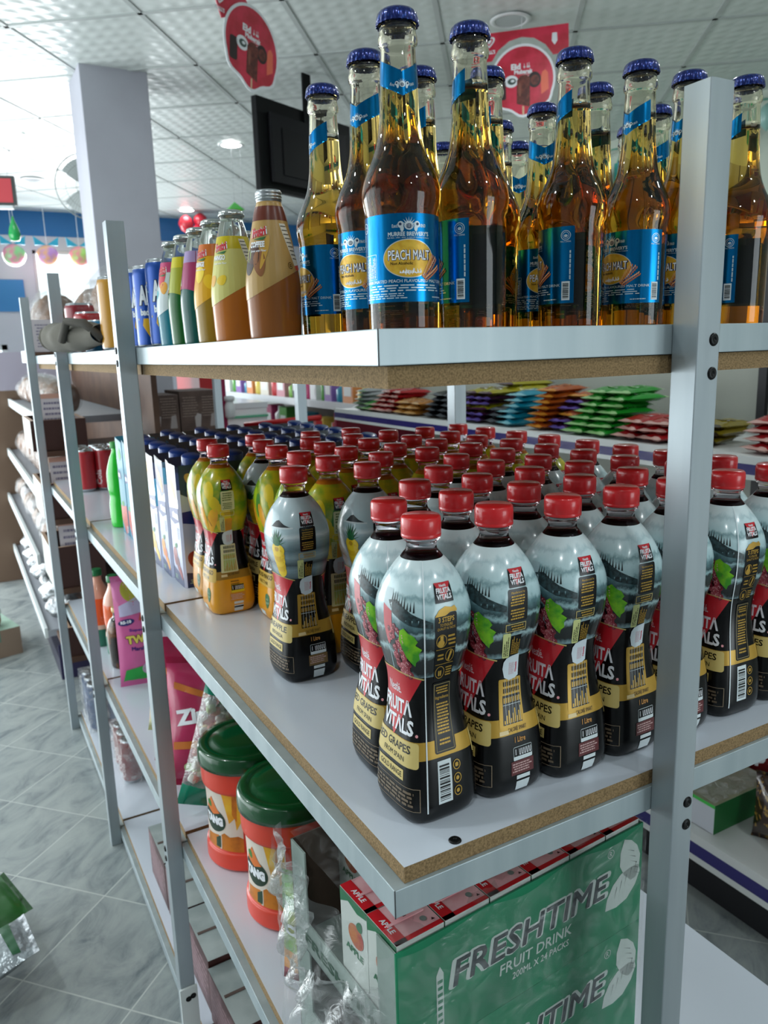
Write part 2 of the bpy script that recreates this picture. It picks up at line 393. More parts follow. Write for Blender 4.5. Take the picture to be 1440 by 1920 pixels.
def ceiling_mat():
    m = bpy.data.materials.new('ceiling_tile'); m.use_nodes = True; nt = m.node_tree; b = nt.nodes['Principled BSDF']
    A = math.radians(-52.5); S = 0.61; bx, by = 1.021, 3.652
    lx = (bx*math.cos(A)-by*math.sin(A))/S; ly = (bx*math.sin(A)+by*math.cos(A))/S
    tc, mp = rot_grid_nodes(nt, (A, (-(lx % 1), -(ly % 1), 0)), S)
    # mapping applies scale, then rotation, then location
    w = nt.nodes.new('ShaderNodeTexWave'); w.wave_type = 'BANDS'; w.bands_direction = 'X'; w.inputs['Scale'].default_value = 2.6; w.inputs['Distortion'].default_value = 0.5
    w2 = nt.nodes.new('ShaderNodeTexWave'); w2.wave_type = 'BANDS'; w2.bands_direction = 'Y'; w2.inputs['Scale'].default_value = 2.6; w2.inputs['Distortion'].default_value = 0.5
    nt.links.new(mp.outputs[0], w.inputs['Vector']); nt.links.new(mp.outputs[0], w2.inputs['Vector'])
    mul = nt.nodes.new('ShaderNodeMath'); mul.operation = 'MULTIPLY'; nt.links.new(w.outputs['Fac'], mul.inputs[0]); nt.links.new(w2.outputs['Fac'], mul.inputs[1])
    bp = nt.nodes.new('ShaderNodeBump'); bp.inputs['Strength'].default_value = 0.28; bp.inputs['Distance'].default_value = 0.01; nt.links.new(mul.outputs[0], bp.inputs['Height']); nt.links.new(bp.outputs[0], b.inputs['Normal'])
    e = grid_edge(nt, mp, 0.0001)
    b.inputs['Base Color'].default_value = srgb('#c4cbc8'); b.inputs['Roughness'].default_value = 0.32
    return m
b = MB(); b.box(-4, 4.1, -3.6, 8.05, FLOOR-0.05, FLOOR, floor_mat()); struct(b.build('floor'))
b = MB(); b.box(-4, 4.1, -3.6, 8.05, CEIL, CEIL+0.05, ceiling_mat()); struct(b.build('ceiling'))
# T-bars of the suspended ceiling
BAR = P('#aab0ae', 0.4)
b = MB(); A = math.radians(52.5); d1 = Vector((math.cos(A), math.sin(A), 0)); d2 = Vector((-math.sin(A), math.cos(A), 0)); O = Vector((1.021, 3.652, CEIL-0.004))
def clipbar(p, d, w=0.011):
    ts = [-20, 20]
    for a, lo, hi in ((0, -3.9, 4.05), (1, -3.5, 8.0)):
        if abs(d[a]) > 1e-6:
            t0, t1 = sorted(((lo-p[a])/d[a], (hi-p[a])/d[a])); ts = [max(ts[0], t0), min(ts[1], t1)]
    if ts[1] > ts[0]+0.1:
        n = Vector((-d.y, d.x, 0))*w; q0, q1 = p+d*ts[0], p+d*ts[1]; up = Vector((0, 0, 0.004))
        v = [q0-n, q0+n, q1+n, q1-n]; b.raw([tuple(x) for x in v]+[tuple(x+up) for x in v], [(0, 1, 2, 3), (0, 3, 7, 4), (1, 5, 6, 2)], BAR)
for k in range(-14, 15):
    clipbar(O+d2*0.61*k, d1); clipbar(O+d1*0.61*k, d2)
o = struct(b.build('trim_1'))
WALLW = P('#c9cec8', 0.7); BLUE = P('#1d5c92', 0.5); GREY = P('#a7a9b4', 0.6)
# back wall with a glazed door and a window in it
b = MB()
def wall_y(y0, y1, cols): 
    for x0, x1, z0, z1, m in cols: b.box(x0, x1, y0, y1, z0, z1, m)
wall_y(8.05, 8.17, [(-4, 4.1, 1.57, CEIL, BLUE), (-4, -1.8, FLOOR, 1.57, GREY), (-1.8, 0.30, 0.55, 1.57, GREY), (0.30, 0.62, FLOOR, 1.57, GREY), (0.62, 2.3, 1.44, 1.57, GREY),
                    (0.62, 2.3, FLOOR, 0.45, GREY), (2.3, 4.1, FLOOR, 1.57, GREY)])
struct(b.build('wall_back'))
GL = film('window_glass', amount=0.9, rough=0.02, bump=(2, 0.0, 0.001), milk=0.0)
b = MB(); F = P('#b9bcc0', 0.4)
for x0, x1, z0, z1 in ((0.62, 2.3, 0.45, 1.44),):
    for r in ((x0, x1, z0, z0+.03), (x0, x1, z1-.03, z1), (x0, x0+.03, z0, z1), (x1-.03, x1, z0, z1), (1.44, 1.47, z0, z1)): b.box(r[0], r[1], 8.07, 8.11, r[2], r[3], F)
    b.box(x0+.03, x1-.03, 8.088, 8.092, z0+.03, z1-.03, GL)
struct(b.build('window_1'))
b = MB()
for r in ((-1.8, -1.75, FLOOR, .55), (.25, .30, FLOOR, .55), (-1.8, .3, .5, .55), (-1.8, .3, FLOOR, FLOOR+.06), (-.78, -.72, FLOOR, .55)): b.box(r[0], r[1], 8.07, 8.11, r[2], r[3], F)
b.box(-1.75, .25, 8.088, 8.092, FLOOR+.06, .5, GL)
struct(b.build('door_1'))
b = MB(); b.box(4.1, 4.2, -3.6, 8.05, FLOOR, CEIL, P('#b6bfb2', 0.7)); struct(b.build('wall_right'))
b = MB()
for r in ((-3.6, 0.2, FLOOR, CEIL), (6.2, 8.05, FLOOR, CEIL), (0.2, 6.2, 1.55, CEIL)): b.box(-2.6, -2.5, r[0], r[1], r[2], r[3], P('#c2c4c8', 0.7))
struct(b.build('wall_left'))
b = MB()
for y0, y1, z0, z1 in ((.2, 6.2, FLOOR, FLOOR+.06), (.2, 6.2, 1.49, 1.55), (.2, .26, FLOOR, 1.5), (6.14, 6.2, FLOOR, 1.5), (2.15, 2.21, FLOOR, 1.5), (4.15, 4.21, FLOOR, 1.5)): b.box(-2.57, -2.53, y0, y1, z0, z1, F)
b.box(-2.552, -2.548, .26, 6.14, FLOOR+.06, 1.49, GL)
struct(b.build('window_2'))
# shopfront behind the camera: piers and a header round an open glazed bay
b = MB()
for x0, x1, z0, z1 in ((-4, 1.2, FLOOR, CEIL), (3.2, 4.1, FLOOR, CEIL), (1.2, 3.2, 1.0, CEIL)): b.box(x0, x1, -3.7, -3.6, z0, z1, P('#c2c4c8', 0.7))
struct(b.build('wall_front'))
# square plastered pillar
b = MB(); PL = P('#a3a3ad', 0.65, bump=(3, 0.15, 0.01), noise=(2.2, '#adaeb8', 0.35, 0.65))
b.box(.50, .83, 3.86, 4.20, FLOOR, CEIL, PL); struct(b.build('pillar', bevel=0.004))
# ceiling downlights
LIT = P('#ffffff', 0.4, emit=14.0); RIM = P('#d4d8d8', 0.35); OFF = P('#a9aeb0', 0.2)
def downlight(x, y, lit, label):
    t = thing('ceiling_downlight', label, 'light', (x, y, CEIL-0.006), 0, 'ceiling downlights')
    MB().lathe([(0.066, 0.0), (0.072, -0.006), (0.085, -0.004), (0.09, 0.0)][::-1], RIM, 24, close=False).build('rim', t)
    MB().lathe([(0.0001, -0.002), (0.067, -0.002)][::-1], LIT if lit else OFF, 24, close=False).build('diffuser', t)
    return t
for x, y, lit, lab in ((1.646, 5.01, 1, 'lit round ceiling downlight left of the black hanging screen'), (2.013, 7.51, 1, 'small lit downlight near the blue wall band above the juice bottles'),
                       (0.534, 6.591, 0, 'unlit round downlight between the red monitor and the fan'), (0.296, 5.285, 1, 'large lit downlight left of the grey pillar'),
                       (2.115, 2.56, 0, 'unlit ceiling downlight above the red ice cream mobile with the arch')):
    downlight(x, y, lit, lab)
# ------------------------------------------------------------------ aluminium shelving rack
ALU = P('#a9b6ba', 0.38, metal=0.3, noise=(30, '#9dabb0', 0.4, 0.62, (1, 1, 0.08)))
POSTM = P('#a8b2b6', 0.36, metal=0.4, noise=(26, '#98a2a8', 0.35, 0.65, (1, 1, 0.1)))
CHIP = P('#967c57', 0.9, noise=(700, '#6b573a', 0.38, 0.66), bump=(900, 0.3, 0.0006))
LAM = P('#cdd5e0', 0.22, coat=0.15)
SCREW = P('#151617', 0.35, metal=0.6)
rack = thing('shelving_rack', 'tall aluminium shelving rack with white boards holding drinks on four levels', 'shelving rack', (0, 0, 0))
BAYS = [(0.0, 0.733), (0.737, 1.462), (1.466, 2.20)]
LEVELS = [('top', 0.382), ('mid', -0.0233), ('low', -0.4233), ('bottom', -0.813)]
RH = 0.0233; TW = 0.020
def frame_mesh(y0, y1, z0, x1=0.55, TW=TW):
    b = MB(); z1 = z0+RH
    # mitred rectangular tube: four sides
    o = [(0, y0), (x1, y0), (x1, y1), (0, y1)]; i = [(TW, y0+TW), (x1-TW, y0+TW), (x1-TW, y1-TW), (TW, y1-TW)]
    v = [(x, y, z0) for x, y in o]+[(x, y, z1) for x, y in o]+[(x, y, z0) for x, y in i]+[(x, y, z1) for x, y in i]
    f = []
    for k in range(4):
        n = (k+1) % 4
        f += [(k, n, 4+n, 4+k), (8+n, 8+k, 12+k, 12+n), (4+k, 4+n, 12+n, 12+k), (n, k, 8+k, 8+n)]
    b.raw(v, f, ALU)
    for x, y in o[:1]:   # mitre cut line
        b.box(x-0.0004, x+0.0007, y-0.0004, y+0.0007, z0, z1, P('#3c3f42', 0.6))
    return b
for (y0, y1) in BAYS:
    for nm, z0 in LEVELS:
        f = frame_mesh(y0, y1, z0, TW=.011 if nm == 'top' else TW).build('shelf_frame', rack, bevel=0.0007)
        if nm == 'top':
            MB().box(.008, .545, y0+.003, y1-.003, z0-.015, z0-.0006, CHIP).build('shelf_board', rack)
            MB().box(.0115, .5385, y0+.0115, y1-.0115, z0+.001, z0+.0195, LAM).build('shelf_liner', rack)
        else:
            b = MB(); b.box(.0105, .545, y0+.0035, y1-.002, z0+RH+.0003, z0+RH+.0140, CHIP, top=LAM)
            b.build('shelf_board', rack)
PW = 0.0254
posts = [(-PW, 0.724), (-PW, 1.45), (-PW, 2.18), (.5505, 0.724), (.5505, 1.45), (.5505, 2.18)]
for x, y in posts:
    MB().box(x+.0003, x+PW-.0003, y, y+PW, FLOOR+.001, .578, POSTM).build('post', rack, bevel=0.0012)
MB().box(.2667, .2921, -PW, -.0003, FLOOR+.001, .578, POSTM).build('post', rack, bevel=0.0012)
MB().box(.2667, .2921, 2.2003, 2.2257, FLOOR+.001, .578, POSTM).build('post', rack, bevel=0.0012)
# white foot plate on the second side post
MB().box(-PW-.002, .002, .7195, .7235, -.83, -.665, P('#dfe6e4', 0.5)).build('foot_plate', rack)
def screw(x, y, z, n):
    M = Matrix.Translation((x, y, z)) @ Vector(n).to_track_quat('Z', 'Y').to_matrix().to_4x4()
    b = MB(); b.lathe([(.0052, 0), (.0050, .0006), (.0040, .0014), (.0018, .0016), (.0014, .0007), (0.0001, .0006)], SCREW, 16, M=M, close=False)
    b.build('screw', rack)
for dz in (0.3925, 0.3665): screw(.2845, -PW, dz, (0, -1, 0))
for dz in (-0.008, -0.030): screw(.2845, -PW, dz, (0, -1, 0))
for dz in (-0.408, -0.432): screw(.2845, -PW, dz, (0, -1, 0))
screw(.061, .0105, .0141, (0, 0, 1))
for dz in (-.69, -.695): screw(-.014 if dz > -.693 else -.006, .7194, dz+(.004 if dz > -.693 else .012), (0, -1, 0))
for y in (.7368, 1.4625):
    for z in (.384, -.02, -.42): screw(-PW, y, z, (-1, 0, 0)); screw(-PW, y, z+.018, (-1, 0, 0))
# ------------------------------------------------------------------ shared print colours
GOLD = P('#b8923a', 0.35, metal=0.3); GOLDL = P('#cbb671', 0.4); RED = P('#c3202c', 0.3, coat=0.3); PRW = P('#e6e9ee', 0.35); PRK = P('#050506', 0.25, spec=.4)
LIT_W = P('#d3dde0', 0.4); MAROON = P('#5c2427', 0.4)
# ------------------------------------------------------------------ one-litre juice bottles
def sup(n):
    def g(t):
        c, s = abs(math.cos(t)), abs(math.sin(t)); return (c**n+s**n)**(-1/n)
    return g
S35, S26, S30 = sup(4.2), sup(2.8), sup(3.2)
def fshape(t, z):
    if z > 0.205: return 1
    if z > 0.175: k = (0.205-z)/0.03; return 1+(S30(t)-1)*k
    if z > 0.145: return S30(t)
    if z > 0.12: k = (z-0.12)/0.025; return S26(t)*(1-k)+S30(t)*k
    k = min(1, (0.12-z)/0.06); return S26(t)*(1-k)+S35(t)*k
FP = [(.0280, 0), (.0318, .003), (.0343, .010), (.0352, .016), (.0350, .024), (.0346, .034), (.0330, .052), (.0300, .072), (.0276, .088), (.0266, .105), (.0277, .120), (.0305, .135), (.0332, .150), (.0343, .163), (.0344, .180), (.0326, .191), (.0285, .202), (.0222, .211), (.0172, .2165)]
FPS = smooth_prof(FP, 54)
FN = surf_fn(FPS, 0.036, PI, fshape)
def leaf_pts(cx, cy, w, h, rot=0, spikes=True):
    pts = []
    for k in range(24):
        t = 2*PI*k/24; r = 1.0 - (0.16 if (spikes and k % 2) else 0)
        x, y = r*w*math.cos(t)*(0.75+0.25*math.sin(t)), r*h*math.sin(t)
        pts.append((cx+x*math.cos(rot)-y*math.sin(rot), cy+x*math.sin(rot)+y*math.cos(rot)))
    return pts
GRAPE_BG = ramp_mat('print_vineyard', [(0, '#0a0c0e'), (.550, '#0d1012'), (.575, '#7d9aa0'), (.60, '#101416'), (.655, '#1b2225'), (.675, '#9cb8bc'), (.69, '#141a1c'), (.735, '#26363a'), (.75, '#8fb0b4'), (.765, '#30464b'), (.80, '#5f8086'), (.82, '#a6c3c8'), (.86, '#b7d2d6'), (.885, '#7f9da2'), (.90, '#bcd6da'), (.94, '#c9dfe3'), (.955, '#b0c9cf'), (.975, '#d2e3e6')], distort=(9, .075, (3.0, 2.2, 1)))
PINE_BG = ramp_mat('print_sea_hill', [(0, '#0c0e10'), (.545, '#14181a'), (.58, '#4a5a60'), (.63, '#7b929a'), (.66, '#3d4c52'), (.70, '#8ea5ac'), (.74, '#5f7880'), (.79, '#a0b8bf'), (.81, '#e3edf0'), (.83, '#b6cdd3'), (1, '#c6d7dd')], distort=(12, .03, (1.2, 6, 1)))
MANGO_BG = P('#6f9a26', 0.22, coat=0.3, noise=(38, '#c8b81c', 0.40, 0.60))
MANGO_BG2 = P('#2f7a23', 0.22, coat=0.3, noise=(30, '#86a81e', 0.42, 0.62))
MANGO_LOW = P('#e09a1e', 0.22, coat=0.3)
MORANGE = P('#e3922a', 0.25, coat=0.3, noise=(22, '#efb52c', 0.4, 0.6)); MYEL = P('#e0c41f', 0.25, coat=0.3); MGREEN = P('#3b7f26', 0.3, coat=0.3)
GR = [P(c, 0.3, coat=0.3) for c in ('#8c2636', '#a03a48', '#6f1a2a', '#b8646c')]
LEAF = P('#7fc21e', 0.35, noise=(90, '#3f9420', 0.4, 0.6)); TEALW = P('#a9c4c9', 0.3)
BAND_M = P('#9a7428', 0.35)
def juice_label(kind):
    d = Decal(FN, step=4.5)
    for side in (0, 113):
        X = lambda v: v+side
        low = PRK
        # red shoulder of the logo block with a gold rim
        d.poly([(X(-36), 123.5), (X(-20), 127.2), (X(0), 128.6), (X(20), 127.2), (X(36), 123.5), (X(36), 110), (X(-36), 110)], PRK, 1)
        d.poly([(X(-36), 122.7), (X(-20), 126.4), (X(0), 127.8), (X(20), 126.4), (X(36), 122.7), (X(36.5), 123.8), (X(20), 127.6), (X(0), 129), (X(-20), 127.6), (X(-36.5), 123.8)], GOLDL, 3)
        d.poly([(X(-34), 122.9), (X(-20), 126.2), (X(0), 127.6), (X(20), 126.2), (X(34), 122.9), (X(0), 70)], RED, 2)
        d.txt('Nestlé.', X(-1), 107.5, 8.2, PRW, 3, w=22, bold=.01)
        d.txt('FRUITΛ', X(1), 90.5, 13.2, PRW, 4, w=46, bold=.035)
        d.txt('VITΛLS', X(3), 75.5, 13.0, PRW, 4, w=46, bold=.035); d.ell(X(29), 76.6, 1.3, 1.3, P('#e29aa0', .4), 4, 10)
        # gold band and variety tab
        if kind == 'mango': d.rect(X(-56.5), X(56.5), 54, 66, BAND_M, 2)
        else: d.rect(X(-56.5), X(56.5), 57, 71.5, GOLD, 2)
        d.rrect(X(-30), X(31), 50.5, 71, 2.5, GOLDL if kind != 'mango' else P('#c9a343', .4), 3)
        top, sub = {'grape': ('RED GRAPES', 'FROM SPAIN'), 'pine': ('PINEAPPLE', 'INDONESIA'), 'mango': ('CHAUNSA MANGO', 'NECTAR')}[kind]
        d.txt(top, X(-1), 61.5, 6.6, PRK, 4, w=50 if kind != 'mango' else 54, bold=.02); d.txt(sub, X(3), 53.8, 4.4, PRK, 4, w=30, bold=.01)
        if kind != 'mango':
            d.rect(X(-19), X(18), 38, 47, GOLDL, 3); d.txt('GOLD RANGE', X(0), 40.2, 4.6, PRK, 4, w=32, bold=.01)
            d.frame(X(-28), X(32), 14, 34, .5, P('#8d7c66', .4), 2); d.lines(X(-25), X(28), 17, 31, 4, P('#6b5b48', .4), 2, seed=4, fill=.6)
        else:
            d.poly(leaf_pts(X(16), 30, 7, 11, 0, False), P('#2c6b3f', .4), 3); d.txt('NO', X(16), 31, 3, P('#cfe0c8', .4), 4, w=5); d.txt('COLOR', X(16), 26, 3, P('#cfe0c8', .4), 4, w=8)
            d.rect(X(-8), X(8), 6, 13, LIT_W, 3)
        # fruit art beside the logo
        if kind == 'grape':
            rnd = random.Random(5)
            for k in range(74):
                t = rnd.random(); cx = 12+10*t*0.8+rnd.uniform(-8.5, 8.5)*(1-.35*t); cy = 166-t*40+rnd.uniform(-3, 3)
                d.ell(X(cx), cy, 2.3, 2.5, GR[k % 4], 2+(k % 3)*.3, 9)
                d.ell(X(cx-.7), cy+.8, .6, .6, P('#d9a0a4', .4), 3.2, 6)
            lf = [(18, 168), (22, 171), (26, 167), (30, 165), (33, 160), (31, 157), (36, 153), (33.5, 149), (34, 144), (31, 141), (30, 137), (27, 140), (23, 145), (20, 152), (17, 160)]
            lf = [(25.5+(a-26)*.95, 152+(c-154)*.95) for a, c in lf]; d.poly([(X(a), c) for a, c in lf], LEAF, 4)
            d.poly([(X(-2), 196), (X(8), 196), (X(9), 180), (X(9), 165), (X(5), 152), (X(3), 150), (X(1), 152), (X(-3), 165), (X(-3), 180)], P('#b5c9ce', .15), 1.5)
            d.poly([(X(-3), 183), (X(9), 179), (X(9), 165), (X(5), 152), (X(3), 150), (X(1), 152), (X(-3), 165)], P('#c24a52', .2, coat=.5), 2)
            d.rect(X(2.2), X(3.8), 128, 151, P('#8fa6ab', .2), 1.5)
            # cypress trees on the far ridge
            for k in range(9): x = 8+k*2.6; d.poly([(X(x), 188-k*.9), (X(x+1.5), 188-k*.9), (X(x+.8), 194-k*.9+(k % 3)*1.5)], P('#141b1d', .4), 1.6)
            d.poly([(X(4), 187), (X(14), 189), (X(28), 180), (X(44), 172), (X(44), 167), (X(26), 171), (X(10), 178)], P('#31464a', .3, noise=(300, '#1b2628', .4, .6)), 1.4)
            d.poly([(X(10), 128), (X(24), 128), (X(24), 140), (X(18), 144), (X(11), 142)], PRK, 1.8)
        elif kind == 'pine':
            d.poly([(X(8), 186), (X(16), 193), (X(20), 194), (X(28), 189), (X(36), 186)], P('#24282b', .4), 2)
            d.poly([(X(4), 184.5), (X(38), 184.5), (X(38), 186.3), (X(4), 186.3)], LIT_W, 2.4)
            for k in range(5): d.ell(X(18+k*.6), 160-k*6.2, 10-k*.7, 8, P(('#e8c426', '#d9ae1a')[k % 2], .25, coat=.3), 3.4-k*.3, 18)
            d.ell(X(17.5), 161, 3.2, 2.8, P('#b98d14', .3), 3.8, 12)
            for k in range(9):
                a = math.radians(90+(k-4)*19); d.poly([(X(18-2.4), 165), (X(18+2.4), 165), (X(18+18*math.cos(a)*.7), 166+19*math.sin(a))], P(('#1e6b3a', '#15502c')[k % 2], .4), 4)
            for k in range(6): x = 50+k*2.2; d.poly([(X(x), 184), (X(x+2), 184), (X(x+1), 190+(k % 2)*3)], P('#161b1c', .4), 1.6)
        else:
            for a in ((14, 150, 9, 22, .25, MORANGE), (30, 142, 9, 20, -.3, MORANGE), (38, 165, 9, 16, .5, MYEL), (4, 168, 9, 18, -.2, MGREEN), (28, 186, 10, 14, .3, MYEL), (52, 150, 9, 18, .2, MYEL), (-14, 150, 9, 20, .2, MORANGE), (-4, 182, 8, 12, 0, P('#9db91f', .25)), (50, 182, 8, 16, -.4, MGREEN), (42, 135, 8, 9, 0, MYEL)):
                d.poly(leaf_pts(X(a[0]), a[1], a[2], a[3], a[4], False), a[5], 2+a[0]*.01)
            d.poly([(X(22), 150), (X(23), 150), (X(29), 135), (X(28), 135)], P('#8a4f16', .4), 3)
        # panels to the right of the logo
        if kind == 'mango': pf, pk = P('#d8d4a4', .4), P('#5b6b2a', .4)
        else: pf, pk = PRK, GOLD
        d.rrect(X(46.5), X(64), 186.5, 201.5, .6, PRK, 4); d.poly([(X(46.5), 201.5), (X(64), 201.5), (X(55), 188)], RED, 5)
        d.txt('Nestlé', X(55.2), 198.3, 2, PRW, 6, w=7, bold=.02); d.txt('FRUITA', X(55.2), 193.6, 4, PRW, 6, w=14.5, bold=.04); d.txt('VITALS', X(55.2), 189, 4, PRW, 6, w=14.5, bold=.04)
        if side == 0 and kind == 'grape':
            d.rrect(X(45.5), X(66), 121, 178, 2, PRK, 3); d.poly([(X(45.5), 176), (X(49), 181), (X(55), 183.5), (X(61), 182), (X(64), 183), (X(66), 180), (X(66), 178), (X(60), 178.5), (X(55), 176)], GOLD, 4)
            d.txt('3 STEPS', X(55.8), 171, 4.2, GOLD, 5, w=15, bold=.02); d.txt('TO ENSURE', X(55.8), 167.6, 2.4, GOLD, 5, w=12); d.txt('QUALITY & TASTE', X(55.8), 164.4, 2.4, GOLD, 5, w=17)
            d.ring(X(51.5), 155.5, 5, 5.5, .5, GOLD, 5); d.ell(X(51), 153.5, 3.2, 3.2, GOLD, 5, 14); d.rect(X(50), X(53), 155, 160, GOLD, 5); d.lines(X(57.5), X(65), 150.5, 160.5, 3, GOLD, 5, seed=1)
            d.rect(X(46.5), X(65), 148.3, 148.7, GOLD, 5); d.rect(X(46.5), X(65), 135, 135.4, GOLD, 5)
            d.ring(X(60.5), 141.8, 4.4, 5.4, .5, GOLD, 5); d.poly([(X(58.5), 138), (X(60), 137), (X(62.5), 144), (X(62), 146), (X(60.8), 146)], GOLD, 5); d.lines(X(47.5), X(55), 138.5, 145, 2, GOLD, 5, seed=2)
            d.ring(X(51.5), 128, 5, 5.5, .5, GOLD, 5); d.rect(X(49.8), X(51.2), 124.8, 129.5, GOLD, 5); d.rect(X(51.8), X(53.2), 124.8, 129.5, GOLD, 5); d.lines(X(57.5), X(65), 123.5, 132.5, 4, GOLD, 5, seed=3)
            d.rrect(X(44.5), X(66.5), 60, 119, 2, PRK, 4); d.frame(X(46), X(65), 61.5, 117.5, .5, P('#9a8a5a', .4), 5)
            d.lines(X(48), X(63), 108.5, 115.5, 3, GOLD, 5, seed=7); d.txt('Ingredients', X(55.5), 103.5, 3.6, GOLD, 5, w=16, bold=.01); d.lines(X(47.5), X(63.5), 75, 101.5, 10, GOLD, 5, seed=9, fill=.5); d.lines(X(49), X(62), 66, 72, 2, GOLD, 5, seed=10)
            d.rect(X(46), X(59.5), 17.5, 54, LIT_W, 4); d.bars(X(47.5), X(57.5), 20, 52, PRK, 5, vert=False)
            for zz in (47, 35.5, 24.5): d.ring(X(65), zz, 3.6, 4.4, .7, GOLD, 4); d.ell(X(65), zz, 1.6, 1.9, GOLD, 4, 8)
            d.txt('M', X(65), 45.5, 3, GOLD, 5, w=3)
        else:
            d.rrect(X(45), X(65), 157.5, 185.5, 1.8, pf, 3); 
            if kind != 'mango': d.txt('Manufactured by', X(55), 181, 2.4, pk, 5, w=14)
            d.lines(X(47), X(63), 171, 180.5 if kind != 'mango' else 184, 4, pk, 5, seed=12, fill=.5); d.lines(X(47), X(63), 159, 169, 4, pk, 5, seed=13, fill=.5)
            d.frame(X(43), X(64), 149, 156, .6, GOLDL if kind != 'mango' else pf, 4); d.lines(X(48), X(63), 150, 155, 2, GOLD, 5, seed=14)
            d.rrect(X(41), X(48.5), 125, 148, 1.2, P('#c9cf8c', .4), 4); d.lines(X(42), X(47.5), 126.5, 146.5, 3, P('#3a3a20', .4), 5, seed=15, vert=True)
            d.poly([(X(49), 126), (X(60), 127), (X(61), 145), (X(49), 145)], PRK if kind != 'mango' else MORANGE, 3); d.lines(X(50), X(60), 127.5, 144, 6, GOLD, 5, seed=16, vert=True)
            d.poly([(X(42), 115), (X(43), 121), (X(46), 124.5), (X(52), 126), (X(61), 127), (X(62), 115), (X(62), 107), (X(58), 105), (X(50), 104), (X(44), 107)], P('#cfdbe2', .35), 6)
            d.lines(X(49), X(56), 109, 121, 4, P('#c4929a', .4), 7, seed=18, vert=True, fill=.4); d.txt('Nestlé', X(59.5), 115, 2.6, P('#c8405a', .4), 7, w=9, rot=PI/2, bold=.03)
            d.rrect(X(38), X(66), 64, 105.5, 1.5, GOLD if kind != 'mango' else pf, 4); tb = PRK if kind != 'mango' else P('#a8b86a', .4)
            d.rect(X(42), X(64), 66, 91, tb, 5); 
            for k in range(9): d.rect(X(43+k*2.4), X(44.4+k*2.4), 67, 70+(k*37 % 11), GOLD, 6); d.rect(X(43+k*2.4), X(44.3+k*2.4), 84.5, 89, GOLD, 6); d.rect(X(43+k*2.4), X(44.3+k*2.4), 93, 97, PRK, 6); d.rect(X(43+k*2.4), X(44.3+k*2.4), 99, 103, PRK, 6)
            for k in range(5): d.rect(X(45+k*4.2), X(45.3+k*4.2), 66, 105, LIT_W, 6)
            d.rect(X(42), X(64), 82.6, 83, LIT_W, 6)
            d.rect(X(38), X(47), 58, 61.5, P('#e5cf9c', .4), 4); d.txt('CALORIE SMART', X(57), 59.3, 3.6, P('#4a3413', .4), 4, w=21, bold=.01)
            if kind != 'mango': d.txt('1 Litre', X(59), 49, 5, P('#c98e45', .4), 4, w=12, bold=.02)
            else: d.lines(X(50), X(66), 44, 52, 2, P('#8a5c14', .4), 4, seed=33)
            d.rrect(X(51), X(71), 33, 45, 1, LIT_W if kind != 'mango' else MYEL, 3); d.rect(X(51.4), X(70.6), 36.5, 44.6, PRK, 4)
            d.txt('1', X(53.5), 38, 5, PRW, 5)
            for k in range(5): x = 57+k*2.7; d.poly([(X(x), 43), (X(x+.5), 43), (X(x+.8), 38.3), (X(x+1.4), 38.3), (X(x+1.7), 43), (X(x+2.2), 43), (X(x+1.9), 37.5), (X(x+.4), 37.5)], PRW, 5)
            d.rect(X(48.5), X(72), 20, 32.5, MAROON if kind == 'grape' else P('#7a5f35' if kind == 'pine' else '#d08a22', .4), 3); d.lines(X(49.5), X(70), 22, 31, 4, P('#c9a9a6', .4), 4, seed=21, fill=.5)
            d.rect(X(54), X(68), 15.5, 19, LIT_W, 4); d.rect(X(54), X(68), 4, 13.5, LIT_W, 4)
            if kind == 'mango': d.rect(X(54), X(68), 9.5, 12, PRK, 5)
    d.rect(36.6, 37.6, 12, 216, P('#dde6ea', .3), 7)   # the sleeve's bright glued seam
    return d
def juice_bottle(kind, label):
    t = thing('juice_bottle', label, 'bottle')
    bg = {'grape': GRAPE_BG, 'pine': PINE_BG, 'mango': MANGO_BG}[kind]; low = {'grape': PRK, 'pine': PRK, 'mango': MANGO_LOW}[kind]
    prof = FPS; mats = []
    for (r0, z0), (r1, z1) in zip(prof, prof[1:]):
        zc = (z0+z1)/2; mats.append(low if zc < (.056 if kind == 'mango' else .124) else bg)
    if kind == 'mango': mats = [PRK if .056 <= (a[1]+c[1])/2 < .124 else m for m, a, c in zip(mats, prof, prof[1:])]
    b = MB(); b.lathe(prof, low, 48, mats=mats, shape=fshape, close=False)
    juice_label(kind).into(b)
    b.raw([(lerp_prof(prof, 0)*fshape(2*PI*j/32, 0)*math.cos(2*PI*j/32), lerp_prof(prof, 0)*fshape(2*PI*j/32, 0)*math.sin(2*PI*j/32), .0001) for j in range(32)], [tuple(range(31, -1, -1))], low)
    b.build('label_sleeve', t, uv=lambda v: ((math.atan2(v.y, v.x)/(2*PI)) % 1, v.z/.216))
    # juice seen at the open top of the sleeve, then the clear neck
    jc = {'grape': '#0c040b', 'pine': '#100609', 'mango': '#c9791c'}[kind]
    MB().lathe([(.0168, .2150), (.0150, .2185), (.0120, .2200), (.0001, .2200)], P(jc, .10, spec=.4), 28, close=False).build('juice', t)
    n = MB(); n.lathe([(.0172, .2166), (.0150, .2195), (.0128, .2222), (.0123, .2250), (.0126, .2300), (.0150, .2305), (.0150, .2318), (.0124, .2322)], CLEARP, 28, close=False)
    n.build('neck', t)
    c = MB()
    def rib(tt, z): return 1+.012*math.sin(tt*60) if .2345 < z < .2465 else 1
    c.lathe([(.0150, .2325), (.0160, .2328), (.0162, .2350), (.0158, .2354), (.0161, .2358), (.0162, .2440), (.0158, .2482), (.0146, .2497), (.0001, .2500)], CAPR, 60, shape=rib, close=False)
    c.build('cap', t)
    return t
